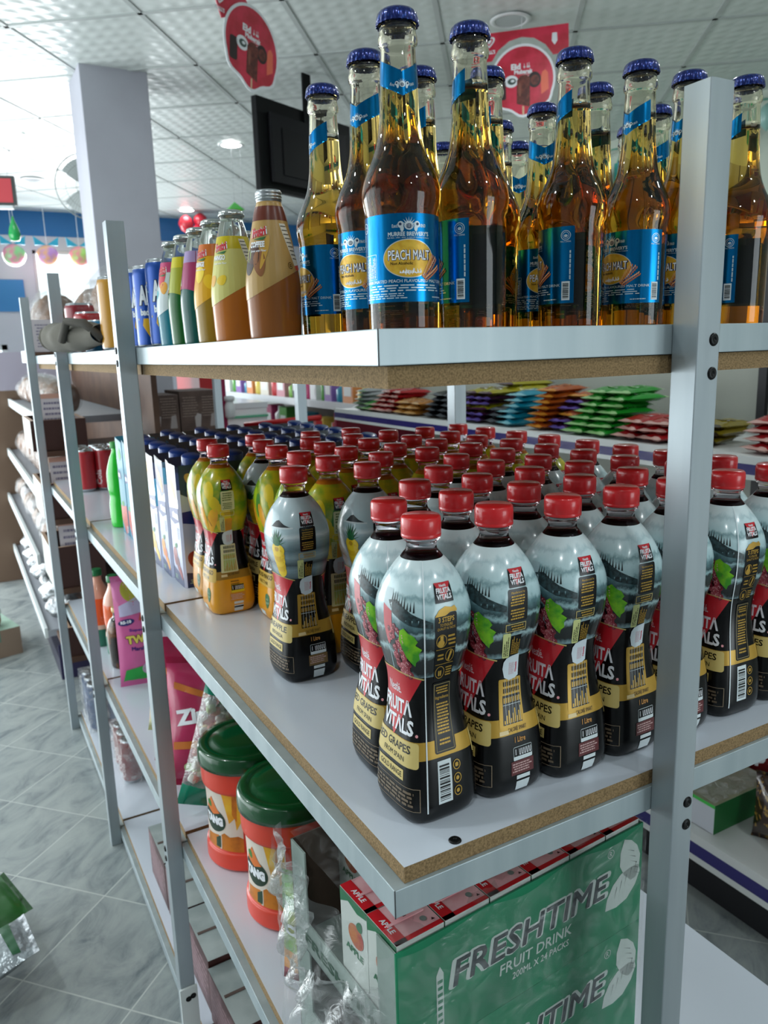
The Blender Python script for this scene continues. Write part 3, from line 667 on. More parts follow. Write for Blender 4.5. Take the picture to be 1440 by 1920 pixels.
CLEARP = P('#f0e2e6', 0.04, trans=1.0, ior=1.12); CAPR = P('#cc1c22', 0.32, coat=0.4)
proto = {k: juice_bottle(k, 'x') for k in ('grape', 'pine', 'mango')}
# bottle positions on the middle shelf (metres from the shelf corner: along the end, along the side)
MIDZ = .0143
POS = [(.072, .070, 'g'), (.143, .069, 'g'), (.213, .063, 'g'), (.283, .063, 'g'), (.153, .139, 'g'), (.228, .134, 'g'), (.298, .133, 'g'), (.371, .133, 'g'), (.153, .212, 'g'), (.223, .203, 'g'), (.363, .273, 'g'), (.435, .273, 'g'), (.433, .203, 'g'), (.507, .273, 'g'), (.223, .276, 'g'), (.293, .273, 'g'), (.293, .343, 'g'), (.367, .347, 'g'), (.437, .344, 'g'), (.508, .343, 'g'), (.512, .425, 'm'), (.301, .423, 'm'), (.371, .422, 'm'), (.441, .423, 'm'), (.363, .496, 'm'), (.434, .495, 'm'), (.512, .500, 'm'), (.363, .566, 'm'), (.435, .568, 'm'), (.512, .580, 'm'), (.443, .655, 'm'), (.512, .658, 'm'), (.292, .492, 'm'), (.091, .664, 'm'), (.100, .749, 'm'), (.181, .754, 'm'), (.163, .668, 'p'), (.153, .588, 'm'), (.092, .380, 'p'), (.152, .505, 'm'), (.233, .651, 'm'), (.223, .577, 'm'), (.303, .644, 'm'), (.293, .573, 'm'), (.222, .505, 'm'), (.231, .423, 'm'), (.174, .353, 'p'), (.083, .141, 'g'), (.373, .655, 'm'), (.512, .133, 'g'), (.430, .063, 'g'), (.500, .063, 'g'), (.503, .203, 'g'), (.352, .063, 'g'), (.293, .204, 'g'), (.363, .203, 'g'), (.162, .435, 'm'), (.443, .133, 'g'), (.270, .735, 'm'), (.345, .735, 'm')]
KN = {'g': 'grape', 'm': 'mango', 'p': 'pine'}; KW = {'g': 'red grape', 'm': 'mango', 'p': 'pineapple'}
rows = {}
for p in POS: rows.setdefault(min(range(11), key=lambda k: abs(.066+.0705*k-p[1])), []).append(p)
used = set()
special = {(.072, .070): 'red grape juice bottle standing foremost at the shelf corner, white barcode towards us',
           (.083, .141): 'red grape juice bottle close behind the corner one, gold range tag showing',
           (.092, .380): 'pineapple juice bottle with black hill print, standing nearest the open shelf side',
           (.174, .353): 'pineapple juice bottle just behind and beside the foremost pineapple one',
           (.163, .668): 'pineapple juice bottle with grey shoulders boxed in among the mango ones',
           (.091, .664): 'green and orange mango juice bottle foremost beside the juice cartons',
           (.430, .063): 'red grape juice bottle just past the end post, seam and barcode showing'}
for r in sorted(rows):
    for c, (x, y, k) in enumerate(sorted(rows[r])):
        rot = PI
        if (x, y) in ((.072, .070), (.430, .063)): rot = 0.02 if x < .1 else -.03
        elif (x, y) == (.083, .141): rot = -.05
        else: rot = PI + random.Random(int(x*9000+y*70)).uniform(-.03, .03)
        lab = special.get((x, y)) or 'red-capped %s juice bottle, %s row from the shelf end, %s from the open side' % (KW[k], ORD[r], ORD[c])
        kk = KN[k]
        if kk in used: o = dup(proto[kk], (x, y, MIDZ), rot, lab)
        else: o = proto[kk]; used.add(kk); o.location = (x, y, MIDZ); o.rotation_euler = (0, 0, rot); o['label'] = lab
        o['group'] = 'red-capped juice bottles on the middle shelf'
# ------------------------------------------------------------------ malt bottles on the top shelf
TOPZ = .4019
MP = smooth_prof([(.0255, 0), (.0280, .0035), (.0284, .010), (.0286, .024), (.0288, .060), (.0290, .0905), (.0300, .098), (.0311, .106), (.0303, .114), (.0270, .124), (.0225, .1335), (.0186, .144), (.0164, .156), (.0152, .168), (.0147, .180), (.0141, .196), (.0134, .209), (.0135, .2125), (.0149, .2150), (.0151, .2185), (.0143, .2215), (.0139, .2260), (.0138, .2300)], 66)
GLASSM = glassy('malt_glass_and_drink', (1, 1, 1), 1.42, absorb=(.87, .70, .05), density=70)
CAPB = P('#0b1f66', 0.24, metal=0.5, coat=0.4, noise=(420, '#3558b0', .56, .68))
BLUEF = P('#0a78b4', 0.22, metal=0.9, noise=(120, '#08679e', .4, .6, (1, 1, .12)))
SILV = P('#c8d3d8', 0.3, metal=0.5); YELF = P('#d6ae3c', 0.32, metal=0.25, noise=(200, '#c99b2c', .4, .6)); ORGW = P('#b9683a', .4); NAVY = P('#12284c', .35)
MFN = surf_fn(MP, .0285, PI, None); NFN = surf_fn(MP, .0147, PI, None)
def crest(d, cx, cy, s, m, k):
    for a in range(7):
        t = math.radians(90+(a-3)*22); d.poly([(cx+s*1.0*math.cos(t-.12), cy+s*1.0*math.sin(t-.12)), (cx+s*1.0*math.cos(t+.12), cy+s*1.0*math.sin(t+.12)), (cx+s*2.1*math.cos(t), cy+s*2.1*math.sin(t))], m, 3)
    d.ell(cx, cy, s*1.15, s*1.0, m, 3, 14); d.ell(cx, cy-.1*s, s*.8, s*.6, k, 4, 12)
    for j in range(4): d.rect(cx-s*.7+j*s*.4, cx-s*.58+j*s*.4, cy-s*.5, cy+s*.35, m, 5)
    for sg in (-1, 1):
        d.ell(cx+sg*s*2.0, cy+.25*s, s*.75, s*.8, m, 3, 12); d.ell(cx+sg*s*1.7, cy-.6*s, s*.45, s*.8, m, 3, 10); d.ell(cx+sg*s*2.1, cy+.35*s, s*.35, s*.35, k, 4, 8)
def malt_label():
    d = Decal(MFN, step=3.0)
    d.rect(-49, 49, 26, 90.5, BLUEF, 2)
    crest(d, 0, 81.5, 3.1, SILV, NAVY); d.txt('Estd.', -10.5, 80.2, 2.4, SILV, 3, w=4.6, bold=.01); d.txt('1860', 10.8, 80.2, 2.6, SILV, 3, w=5, bold=.01)
    d.txt("MURREE BREWERY'S", 0, 74, 3.2, SILV, 3, w=32, bold=.03); d.txt('ISO 9001, 14001, 45001 & HACCP Certified Company', 0, 72.1, 1.3, SILV, 3, w=33)
    d.ell(0, 57.8, 20.5, 14.2, SILV, 3, 44); d.ell(0, 57.8, 19.8, 13.6, YELF, 4, 44)
    d.txt('PEACH MALT', .4, 56.3, 8.0, NAVY, 5, w=34, bold=.06); d.txt('PEACH MALT', 0, 56.7, 7.3, PRW, 6, w=32.5, bold=.012)
    d.txt('Non Alcoholic', -6, 53.2, 2.2, PRK, 5, w=17, bold=.015)
    for k in range(9): d.poly([(-8+k*1.9, 47.2), (-6.3+k*1.9, 47.0), (-6.6+k*1.9, 48+(k % 3)*1.5), (-7.4+k*1.9, 47.9+(k % 2))], PRW, 5)
    d.txt('بيچ مالٹ', 1, 46, 4.4, PRW, 5, w=17, bold=.02)
    for st, (x0, y0, x1, y1) in enumerate(((12, 44, 24, 58), (14, 43.5, 27, 52), (11, 45, 20, 60))):   # ears of barley
        for k in range(9):
            t = k/8; x = x0+(x1-x0)*t; y = y0+(y1-y0)*t; a = math.atan2(y1-y0, x1-x0)
            d.ell(x+math.sin(a)*1.0, y-math.cos(a)*1.0, 1.4, .55, ORGW, 6+st*.3, 7, a+.5); d.ell(x-math.sin(a)*1.0, y+math.cos(a)*1.0, 1.4, .55, P('#d89a68', .4), 6+st*.3, 7, a-.5+1)
    d.txt('CARBONATED PEACH FLAVOURED MALT DRINK', -2, 40.3, 2.3, SILV, 3, w=78, bold=.015)
    d.lines(-42, 34, 33.5, 39.2, 3, SILV, 3, seed=2, fill=.42); d.lines(-42, 0, 28.2, 33, 3, SILV, 3, seed=5, fill=.4); d.lines(18, 36, 28.5, 30.5, 1, SILV, 3, seed=6, fill=.4)
    d.frame(-42, -27, 43.5, 62, .25, SILV, 3); d.lines(-41, -28, 44.5, 61, 7, SILV, 3, seed=8, vert=True, fill=.4)
    d.ring(-41, 82.5, 4, 4, .5, SILV, 3); d.txt('300 ml', -41, 82.5, 1.6, SILV, 3, w=5.2); d.txt('11.5 oz', -41, 80.3, 1.4, SILV, 3, w=4.6)
    d.ring(41.5, 83, 4.2, 4.2, .5, SILV, 3); d.ring(41.5, 83, 2.8, 2.8, .35, SILV, 3); d.ell(41.5, 82.6, 1.6, 1.2, SILV, 3, 10); d.txt('MALT DRINK', 41.5, 77.2, 1.3, SILV, 3, w=9)
    d.lines(44.5, 46.5, 46, 76, 1, SILV, 3, seed=11, vert=True, fill=.6)
    d.rect(38.5, 45.5, 28.5, 44.5, LIT_W, 3); d.bars(39.5, 44.5, 30, 43.5, PRK, 4, vert=False)
    return d
def malt_neck():
    d = Decal(NFN, step=1.5)
    f = lambda x: abs(x)/22*11
    up = [(x, 192.5+f(x)) for x in range(-22, 23, 2)]; dn = [(x, 175.5+f(x)) for x in range(22, -23, -2)]
    d.poly(dn+up, BLUEF, 2); crest(d, 0, 183.5, 2.0, SILV, NAVY)
    d.txt('Estd.', -7.6, 182.6, 1.9, SILV, 3, w=4, bold=.01, rot=-.35); d.txt('1860', 8.2, 183.2, 2.0, SILV, 3, w=4.2, bold=.01, rot=.35)
    return d
def malt_bottle():
    t = thing('malt_bottle', 'x', 'bottle')
    b = MB(); out = [(.0001, .0006), (.018, .0004)] + MP; b.lathe(out, GLASSM, 36, close=False)
    # knurled heel dots
    lv = .1905   # drink level: above it the bottle is hollow
    inner = [(.0001, lv), (lerp_prof(MP, lv)-.0022, lv)] + [(r-.0022, z) for r, z in MP if z > lv+.002 and z < .226] + [(.0105, .2285), (.0001, .2288)]
    b.lathe(inner, GLASSM, 28, close=False, flip=True)
    b.lathe([(.0138, .2300), (.0001, .2302)], GLASSM, 36, close=False)
    b.build('glass_body', t)
    l = MB(); malt_label().into(l); l.build('body_label', t)
    l = MB(); malt_neck().into(l); l.build('neck_label', t)
    c = MB()
    def crimp(tt, z): return 1+.035*math.sin(tt*21)*max(0, min(1, (.2350-z)/.005)) if z < .2352 else 1
    c.lathe([(.0142, .2285), (.0158, .2272), (.0160, .2280), (.0156, .2320), (.0149, .2352), (.0132, .2371), (.0085, .2378), (.0001, .2380)], CAPB, 84, shape=crimp, close=False)
    c.build('crown_cap', t)
    return t
MALT = [((.087, .114), 250), ((.152, .112), 133), ((.103, .196), 205), ((.166, .211), 175), ((.266, .117), 135), ((.343, .114), 178), ((.105, .288), 172), ((.407, .114), 180), ((.350, .177), 100), ((.342, .248), 240), ((.339, .318), 130), ((.415, .381), 240), ((.471, .100), 120), ((.495, .338), 200), ((.495, .270), 205), ((.462, .203), 215), ((.503, .150), 70), ((.224, .186), 160), ((.260, .270), 210), ((.180, .280), 120), ((.480, .405), 90), ((.250, .350), 220), ((.330, .420), 120), ((.410, .460), 180)]
MLAB = ['blue-capped malt drink bottle standing foremost above the shelf corner, yellow oval facing us', 'malt drink bottle right beside the foremost one, label turned to the side', 'malt drink bottle directly behind the foremost one, towards the brown bottles', 'malt bottle with dark neck label half hidden behind the two foremost malt bottles',
        'malt bottle in the end row just before the one with the full oval', 'malt bottle with full yellow oval nearest the end post', 'malt drink bottle standing next to the brown coffee drink bottle', 'malt bottle whose cap shows just over the end post', 'malt bottle with back of its label, behind the pair near the end post', 'shorter-looking malt bottle with angled neck label behind the fourth front one',
        'malt bottle low behind the second front one, only cap and neck showing', 'malt bottle with chevron neck label facing us, deep in the stock', 'malt bottle just past the end post with blue neck strip', 'malt bottle deep behind, cap low beside the teal decorations', 'malt bottle behind the end post pair with slanted neck label', 'malt bottle between the end post and the full-oval bottle, one row back',
        'malt bottle furthest past the end post, at the edge of the stock']
MLAB2 = ['malt bottle tucked in behind the gap between second and third front-row bottles', 'malt bottle in the middle of the stock, third row back', 'malt bottle third row back, behind the half-hidden corner pair', 'malt bottle near the far side posts, fifth row back', 'malt bottle in the middle of the stock, fourth row back', 'malt bottle fifth row back towards the open side', 'rearmost malt bottle, deepest in the stock']
mb0 = malt_bottle()
for i, ((x, y), deg) in enumerate(MALT):
    lab = MLAB[i] if i < len(MLAB) else MLAB2[i-len(MLAB)]
    a = math.radians(deg-180)
    if i == 0: o = mb0; o.location = (x, y, TOPZ); o.rotation_euler = (0, 0, a); o['label'] = lab
    else: o = dup(mb0, (x, y, TOPZ), a, lab)
    o['group'] = 'malt drink bottles on the top shelf'
# ------------------------------------------------------------------ small flavoured drink bottles
GLN = P('#dfe6df', .04, trans=.9, ior=1.25)
NP = smooth_prof([(.0215, 0), (.0240, .003), (.0248, .010), (.0256, .030), (.0262, .048), (.0256, .060), (.0232, .075), (.0200, .093), (.0165, .110), (.0140, .121), (.0122, .1265), (.0118, .1290)], 44)
def flav_bottle(name, label, liquid, sleeve, top, x, y, deg, screwcap, words=None, art=None, wcol='#c8323a', slope=1):
    t = thing(name, label, 'bottle', (x, y, TOPZ), math.radians(deg), 'flavoured drink bottles on the top shelf')
    zs = .062; b = MB(); mats = []
    LQ = P(liquid, .22, spec=.35); SL = P(sleeve, .3, spec=.35); TP = P(top, .3, spec=.35)
    for (r0, z0), (r1, z1) in zip(NP, NP[1:]): mats.append(LQ if z1 < .078 else SL if (screwcap or z1 < .1115) else GLN)
    b.lathe(NP, LQ, 36, mats=mats, close=False)
    b.raw([(.0215*math.cos(2*PI*j/20), .0215*math.sin(2*PI*j/20), .0001) for j in range(20)], [tuple(range(19, -1, -1))], LQ)
    b.build('bottle', t)
    fn = surf_fn(NP, .025, PI)
    d = Decal(fn, step=3)
    T_ = 124 if screwcap else 111
    pts = [(x_, 54+14*math.sin((x_-18)/25)*slope) for x_ in range(-78, 79, 6)]
    for pa, pb in zip(pts, pts[1:]): d.poly([pa, pb, (pb[0], 80), (pa[0], 80)], SL, 2)
    d.rect(-78, 78, 80, T_, SL, 2); d.rect(-78, 78, T_-13, T_, TP, 3)
    for sd in (0,):
        if words:
            d.txt(words[0], 0, 96, 9, P(wcol, .35), 6, w=20, bold=.06, rot=.12); d.txt(words[0], 0, 96.4, 8.4, PRW, 5, w=23, bold=.12, rot=.12)
            d.poly([(-8, 94), (10, 96), (6, 93)], P('#2f6d3a', .4), 6)
            if len(words) > 1: d.txt(words[1], -2, 86.5, 5.6, PRW, 6, w=20, bold=.05); d.txt('Drink with Fiber', 0, 82.5, 2, PRW, 6, w=20, bold=.02)
        if art:
            for (ax, ay, rw, rh, c, ro) in art: d.poly(leaf_pts(ax, ay, rw, rh, ro, False), P(c, .35), 4+ax*.01)
        pan = P('#d9d6c8', .4)
        q = [(27, 108), (37, 108), (52, 72), (40, 70)]
        d.poly(q, pan, 4)
        for k in range(9): y0 = 105-k*3.6; xx = 28.5+k*1.35; d.rect(xx, xx+9, y0, y0+1.0, P('#5d5a50', .5), 5)
        d.poly([(40, 70), (52, 72), (50, 67), (42, 66)], P('#c8492f', .4), 5); d.ring(34, 70, 3, 3, .4, PRK, 5, 14); d.lines(32.3, 35.7, 68.6, 71.4, 2, PRK, 5, seed=2)
    l = MB(); d.into(l); l.build('label_sleeve', t)
    n = MB(); n.lathe([(.0121, .1262), (.0115, .1290), (.0122, .1300), (.0125, .1325), (.0118, .1340)], GLN, 24, close=False); n.build('neck', t)
    c = MB()
    if screwcap: c.lathe([(.0118, .1278), (.0120, .1300), (.0124, .1302), (.0124, .1318), (.0119, .1322), (.0124, .1328), (.0124, .1344), (.0119, .1348), (.0124, .1354), (.0124, .1372), (.0115, .1390), (.0001, .1392)], P('#a9adb0', .3, metal=.85), 40, close=False)
    else: c.lathe([(.0120, .1325), (.0135, .1318), (.0134, .1340), (.0128, .1368), (.0100, .1382), (.0001, .1386)], P('#b5bab8', .25, metal=.85), 60, shape=lambda tt, z: 1+.03*math.sin(tt*21)*(z < .135), close=False)
    c.build('cap', t)
    return t

SW = [(-6, 80, 12, 10, '#4a2716', .6), (2, 72, 9, 12, '#8d5a34', .2), (8, 82, 4, 16, '#c79a3e', -.3), (-12, 70, 10, 8, '#2c1710', .1), (-14, 80, 5, 6, '#8fae4a', .2)]
flav_bottle('coffee_drink_bottle', 'brown coffee drink bottle with ridged silver screw cap beside the malt bottles', '#8f5526', '#b8955a', '#6a3326', .043, .284, 34, True, ('Frutri', 'COFFEE'), SW)
flav_bottle('flavoured_drink_bottle', 'pale yellow drink bottle with orange drink below, beside the brown coffee bottle', '#b56a24', '#cfca78', '#c9b61e', .041, .389, 28, False, ('Frutri', 'MANGO'), [(4, 66, 8, 5, '#e3c22a', .4), (-10, 66, 8, 6, '#d9a01e', .2)])
flav_bottle('flavoured_drink_bottle', 'orange and yellow citrus drink bottle, third in line from the brown coffee bottle', '#937416', '#d9a21c', '#cc6f30', .040, .452, 20, False, ('Frutri', 'ORANGE'), [(0, 78, 10, 9, '#efcf2f', 0), (14, 70, 8, 8, '#e8bb1c', .3)])
flav_bottle('flavoured_drink_bottle', 'teal drink bottle with lilac label panel and barcode beside the citrus one', '#04504a', '#a03a66', '#a08bb6', .040, .512, 240, False)
flav_bottle('flavoured_drink_bottle', 'dark green drink bottle with yellow neck label on the top shelf', '#0c5a1c', '#9fa42a', '#c9bd24', .040, .572, 240, False)
flav_bottle('flavoured_drink_bottle', 'turquoise drink bottle with red and white splash label next to the blue cans', '#117588', '#c9d3d6', '#c24a76', .040, .633, 20, False, ('Frutri',), [(0, 92, 12, 14, '#d0364a', 0), (6, 78, 9, 8, '#e2a13a', .2), (-12, 70, 10, 6, '#5fb8c4', 0)])
flav_bottle('flavoured_drink_bottle', 'flavoured bottle in the second line, just behind the brown coffee bottle', '#b5793c', '#d8b89a', '#e07a3a', .103, .425, 60, False, ('Frutri', 'COFFEE'), SW)
flav_bottle('flavoured_drink_bottle', 'clear-necked flavoured bottle in the second line behind the pale yellow one', '#cf8a3c', '#cfd6a0', '#c9ccb0', .100, .520, 60, False, ('Frutri', 'MANGO'))
# blue slim cans
CANP = [(.0215, 0), (.0235, .002), (.0262, .008), (.0265, .012), (.0265, .108), (.0250, .117), (.0232, .1195), (.0235, .1215), (.0225, .1222), (.0215, .1205), (.0001, .1200)]
def drink_can(name, label, body, x, y, z, deg, group, deco=None, h=1.0, r=1.0, cat='can'):
    t = thing(name, label, cat, (x, y, z), math.radians(deg), group)
    pr = [(a*r, c*h) for a, c in CANP]; AL = P('#b9bec2', .25, metal=.9)
    b = MB(); b.lathe(pr, body, 32, mats=[AL]*2+[body]*3+[AL]*5, close=False); b.raw([(pr[0][0]*math.cos(2*PI*j/16), pr[0][0]*math.sin(2*PI*j/16), 0.0001) for j in range(16)], [tuple(range(15, -1, -1))], AL)
    if deco: d = Decal(surf_fn(pr, .0265*r, PI), step=4); deco(d); d.into(b)
    b.build('can_body', t)
    k = MB(); k.raw([(-.005, -.003, .1206*h), (.008, -.004, .1206*h), (.010, 0, .1206*h), (.008, .004, .1206*h), (-.005, .003, .1206*h), (-.005, -.003, .1214*h), (.008, -.004, .1214*h), (.010, 0, .1214*h), (.008, .004, .1214*h), (-.005, .003, .1214*h)],
              [(5, 6, 7, 8, 9), (4, 3, 2, 1, 0), (0, 1, 6, 5), (1, 2, 7, 6), (2, 3, 8, 7), (3, 4, 9, 8), (4, 0, 5, 9)], AL); k.build('pull_tab', t)
    return t
def deco_blue(d):
    w = P('#dfe6ea', .35); k = P('#10203c', .35)
    for cx, s in ((0, 1), (-42, 1), (42, 1)):
        d.txt('Ahh', cx, 64, 30, k, 2, w=31, bold=.14); d.txt('Ahh', cx, 65, 28, w, 3, w=28, bold=.05); d.txt('bachat', cx, 50, 10, w, 3, w=26, bold=.06)
        d.poly([(cx-9, 46), (cx+9, 46), (cx+11, 36), (cx, 18), (cx-11, 36)], P('#d8a824', .35), 2)
    rnd = random.Random(3)
    for k_ in range(60): x, y = rnd.uniform(-80, 80), rnd.uniform(12, 106); d.ell(x, y, 1.8, .9, P('#7fc3d6' if k_ % 3 else '#d9c46a', .4), 1.5, 7, rnd.uniform(0, 3))
BLC = P('#16489a', .3, metal=.3)
c0 = drink_can('drink_can', 'nearest blue confetti drink can beside the turquoise bottle, behind the side post', BLC, .042, .692, TOPZ, 62, 'blue cans on the top shelf', deco_blue)
for i, (x, y) in enumerate(((.042, .778), (.042, .834), (.102, .692), (.102, .778))):
    dup(c0, (x, y, TOPZ), math.radians(62), ['blue confetti drink can second along the shelf edge', 'blue confetti drink can third along the shelf edge', 'inner blue confetti can of the row nearest the bottles', 'inner blue confetti can one row further back'][i])
# ------------------------------------------------------------------ blue-capped juice cartons
CBLUE = P('#10285c', .3, coat=.3); CNAVY = P('#0b1838', .28, coat=.4); CWH = P('#bfc3da', .3, coat=.3); TEAL = P('#11809f', .3, coat=.3); CSKY = P('#3b9dc4', .3, coat=.3)
def carton(kind):
    t = thing('juice_carton', 'x', 'carton'); w, d_, h = .068, .068, .203
    b = MB(); c = .004
    def ring(z, s=1.0, sh=0): return [(x*s, y*s+sh, z) for x, y in ((-w/2+c, -d_/2), (w/2-c, -d_/2), (w/2, -d_/2+c), (w/2, d_/2-c), (w/2-c, d_/2), (-w/2+c, d_/2), (-w/2, d_/2-c), (-w/2, -d_/2+c))]
    base = {'apricot': CWH, 'apple': CWH, 'lemon': CWH, 'teal': TEAL}[kind]
    zs = [0, .045, .115, .165, h]; cols = {'apricot': [CWH, CWH, CWH, CSKY], 'apple': [CWH, CWH, CWH, CBLUE], 'lemon': [CWH, CWH, CSKY, CBLUE], 'teal': [TEAL]*4}[kind]
    for k in range(4): b.raw(ring(zs[k])+ring(zs[k+1]), [(j, (j+1) % 8, 8+(j+1) % 8, 8+j) for j in range(8)], cols[k])
    b.raw(ring(0), [tuple(range(7, -1, -1))], base)
    # sloping top: front low, back high
    top = [(x, y, h-.010+(y+d_/2)/d_*.018) for x, y, z in ring(h)]
    b.raw(ring(h)+top, [(j, (j+1) % 8, 8+(j+1) % 8, 8+j) for j in range(8)]+[tuple(range(8, 16))], CNAVY if kind != 'teal' else TEAL)
    for fc, (o, ux) in enumerate((((0, -d_/2, 0), (1, 0, 0)), ((-w/2, 0, 0), (0, -1, 0)))):
        pf_ = plane_fn(o, ux, (0, 0, 1)); d = Decal(lambda x, y, off, pf_=pf_: pf_(x*1.40, y, off), step=0)
        if kind != 'teal':
            d.poly([(-21, 205), (21, 205), (21, 150), (4, 140), (-21, 158)], CBLUE, 2)
            for k in range(3): d.poly(leaf_pts(-8+k*8, 178-k*8, 7, 14, .3, False), P(('#e7b36a', '#e3c74a', '#d98b3a')[k], .35), 3+k*.2)
            d.poly([(-21, 128), (21, 134), (21, 112), (0, 104), (-21, 110)], P('#1b2f70', .35), 4)
            d.txt('…en' if False else 'ıten', 6, 114, 13, PRW, 5, w=26, bold=.06)
            f = {'apricot': ('#e79a2c', '#d9741d'), 'apple': ('#8f1f1f', '#6b1512'), 'lemon': ('#e8bf2c', '#d9a41e')}[kind]
            d.poly([(-21, 0), (21, 0), (21, 16), (-21, 26)], CBLUE, 2); 
            for k in range(3): d.poly(leaf_pts(-9+k*10, 46-k*12, 12-k*2, 16-k*2, .3*k, False), P(f[k % 2], .3, coat=.3), 3+k*.2)
            d.poly(leaf_pts(-2, 66, 7, 4, .5, False), P('#2e7a3a', .4), 5); d.lines(-18, -4, 6, 14, 3, P('#9fc0a8', .4), 4, seed=5)
            d.lines(8, 18, 80, 100, 6, P('#8d91a8', .5), 3, seed=7)
        else:
            d.poly([(-21, 60), (21, 66), (21, 10), (2, -0), (-21, 30)], P('#c4302a', .3, coat=.3), 3); d.poly(leaf_pts(-4, 66, 12, 6, .2, False), P('#2e8a3a', .4), 4)
            for k in range(14): d.ell(-14+(k*13 % 30), 20+(k*7 % 34), .7, 1, P('#e8c07a', .4), 4, 6)
            d.poly([(-21, 140), (-2, 137), (2, 122), (-21, 118)], P('#1b2f70', .35), 4); d.txt('ın', -12, 124, 9, PRW, 5, w=13, bold=.06)
            d.poly([(-10, 180), (6, 190), (14, 172), (0, 160)], P('#4aa84a', .4), 3); d.rect(8, 19, 6, 20, PRW, 3); d.lines(9, 18, 7, 19, 3, P('#7a8a9a', .5), 4, seed=2)
        d.into(b)
    b.build('carton_body', t, bevel=0)
    k = MB(); M = Matrix.Translation((0, -.006, h-.003)) @ Matrix.Rotation(.22, 4, 'X')
    k.lathe([(.0165, 0), (.0168, .004), (.0160, .005), (.0163, .016), (.0150, .0175), (.0001, .0178)], P('#123a86' if kind != 'teal' else '#2a3f8c', .3, coat=.4), 40, M=M, shape=lambda tt, z: 1+.012*math.sin(tt*40), close=False)
    k.build('screw_cap', t)
    return t
CP = {k: carton(k) for k in ('apricot', 'apple', 'lemon', 'teal')}
usedc = set(); n = 0
rowY = [.833, .9075, .982, 1.0565, 1.131, 1.2055, 1.28]
for r, y in enumerate(rowY):
    for c in range(6):
        x = .092+c*.0745
        kd = 'teal' if (c == 0 and r >= 5) else ('apple', 'apricot', 'lemon')[(r+c) % 3]
        lab = 'blue-capped juice carton in the %s row behind the mango bottles, %s from the open side' % (ORD[r], ORD[c])
        if c == 0 and r == 0: lab = 'juice carton with apple print foremost at the open side, beside the mango bottles'
        if c == 0 and r >= 5: lab = ('teal juice carton with big red strawberry seen left of the side post, nearer one', 'teal juice carton with apricot print just behind the strawberry one')[r-5]
        jx, jy = random.Random(r*7+c).uniform(-.002, .002), 0
        if kd in usedc: o = dup(CP[kd], (x+jx, y, MIDZ), random.Random(r+c*9).uniform(-.02, .02), lab)
        else: o = CP[kd]; usedc.add(kd); o.location = (x+jx, y, MIDZ); o['label'] = lab
        o['group'] = 'blue-capped juice cartons on the middle shelf'
# bright green soft drink bottle and red cans further along the shelf
def turned(name, part, prof, mat, label, cat, loc, rotz=0, group=None, mats=None, n=28, extra=None, rot=None, shape=None):
    t = thing(name, label, cat, loc, rotz, group)
    if rot: t.rotation_euler = rot
    MB().lathe(prof, mat, n, mats=mats, shape=shape).build(part, t)
    if extra: extra(t)
    return t
GRN = P('#17c326', .15, coat=.6)
def capx(r, z0, h, m):
    def f(t): MB().lathe([(r, z0), (r*1.02, z0+.002), (r, z0+h*.9), (r*.9, z0+h)], m, 28).build('cap', t)
    return f
turned('soft_drink_bottle', 'bottle_body', smooth_prof([(.020, 0), (.026, .006), (.0265, .05), (.024, .07), (.0265, .09), (.026, .125), (.018, .155), (.011, .172), (.011, .182)], 40), GRN, 'bright green soft drink bottle behind the teal strawberry cartons', 'bottle', (.070, 1.372, MIDZ), extra=capx(.0135, .180, .014, P('#1a8a2c', .4)))
def deco_red(d):
    w = P('#d9c4c4', .35); d.txt('Cola', -10, 40, 18, w, 3, w=44, bold=.03, rot=PI/2); d.txt('Cola', 60, 40, 18, w, 3, w=44, bold=.03, rot=PI/2); d.rect(-40, -32, 14, 40, P('#b9b0b4', .4), 2); d.bars(-39, -33, 15, 39, PRK, 3, vert=False)
RC = P('#a8232b', .3, coat=.3)
c1 = drink_can('drink_can', 'red can nearest us in the wrapped group beyond the green bottle', RC, .075, 1.93, MIDZ, 60, 'red cans on the middle shelf', deco_red)
i = 1
for x, y in ((.128, 1.93), (.181, 1.93), (.075, 1.985), (.128, 1.985), (.181, 1.985), (.075, 2.04), (.128, 2.04), (.181, 2.04)):
    dup(c1, (x, y, MIDZ), math.radians(60+20*(i % 3)), 'red can in the wrapped group beyond the green bottle, %s counted from the nearest' % ORD[i]); i += 1
# ------------------------------------------------------------------ pouches
def pouch(b, w, h, t, mat, bands=None, seed=0, seal=.012, nu=14, nv=20, wr=.0015, crimp=None, side=False):
    """pillow bag: x width, z height, y thickness; returns front(x, z) function"""
    rnd = random.Random(seed); ph = [rnd.uniform(0, 6) for _ in range(6)]
    def th(u, v):
        e = max(0.0, math.sin(PI*u))**.55 * max(0.0, math.sin(PI*min(1, max(0, (v*h-seal)/(h-2*seal)))))**.45
        return t/2*e
    def wrk(u, v): return wr*(math.sin(u*9+ph[0]+v*4)*math.sin(v*13+ph[1])+.6*math.sin(u*21+ph[2])*math.sin(v*27+ph[3]+u*8))
    def f(s):
        def g(u, v):
            q = th(u, v); pinch = 1-.06*math.sin(PI*v)**.5
            return ((u-.5)*w*pinch, -s*(q+(wrk(u, v) if q > .001 else 0)), v*h)
        return g
    def mf(u, v):
        if bands:
            for v0, v1, m in bands:
                if v0 <= v < v1: return m
        return mat
    b.grid(nu, nv, f(1), mat, matfn=mf)
    k0 = len(b.f); b.grid(nu, nv, f(-1), mat, matfn=mf)
    for k in range(k0, len(b.f)): b.f[k] = b.f[k][::-1]
    def front(x, y, off):
        u = min(1, max(0, x*.001/w+.5)); v = min(1, max(0, y*.001/h)); p = f(1)(u, v); return (p[0], p[1]-.0008-off, p[2])
    return front
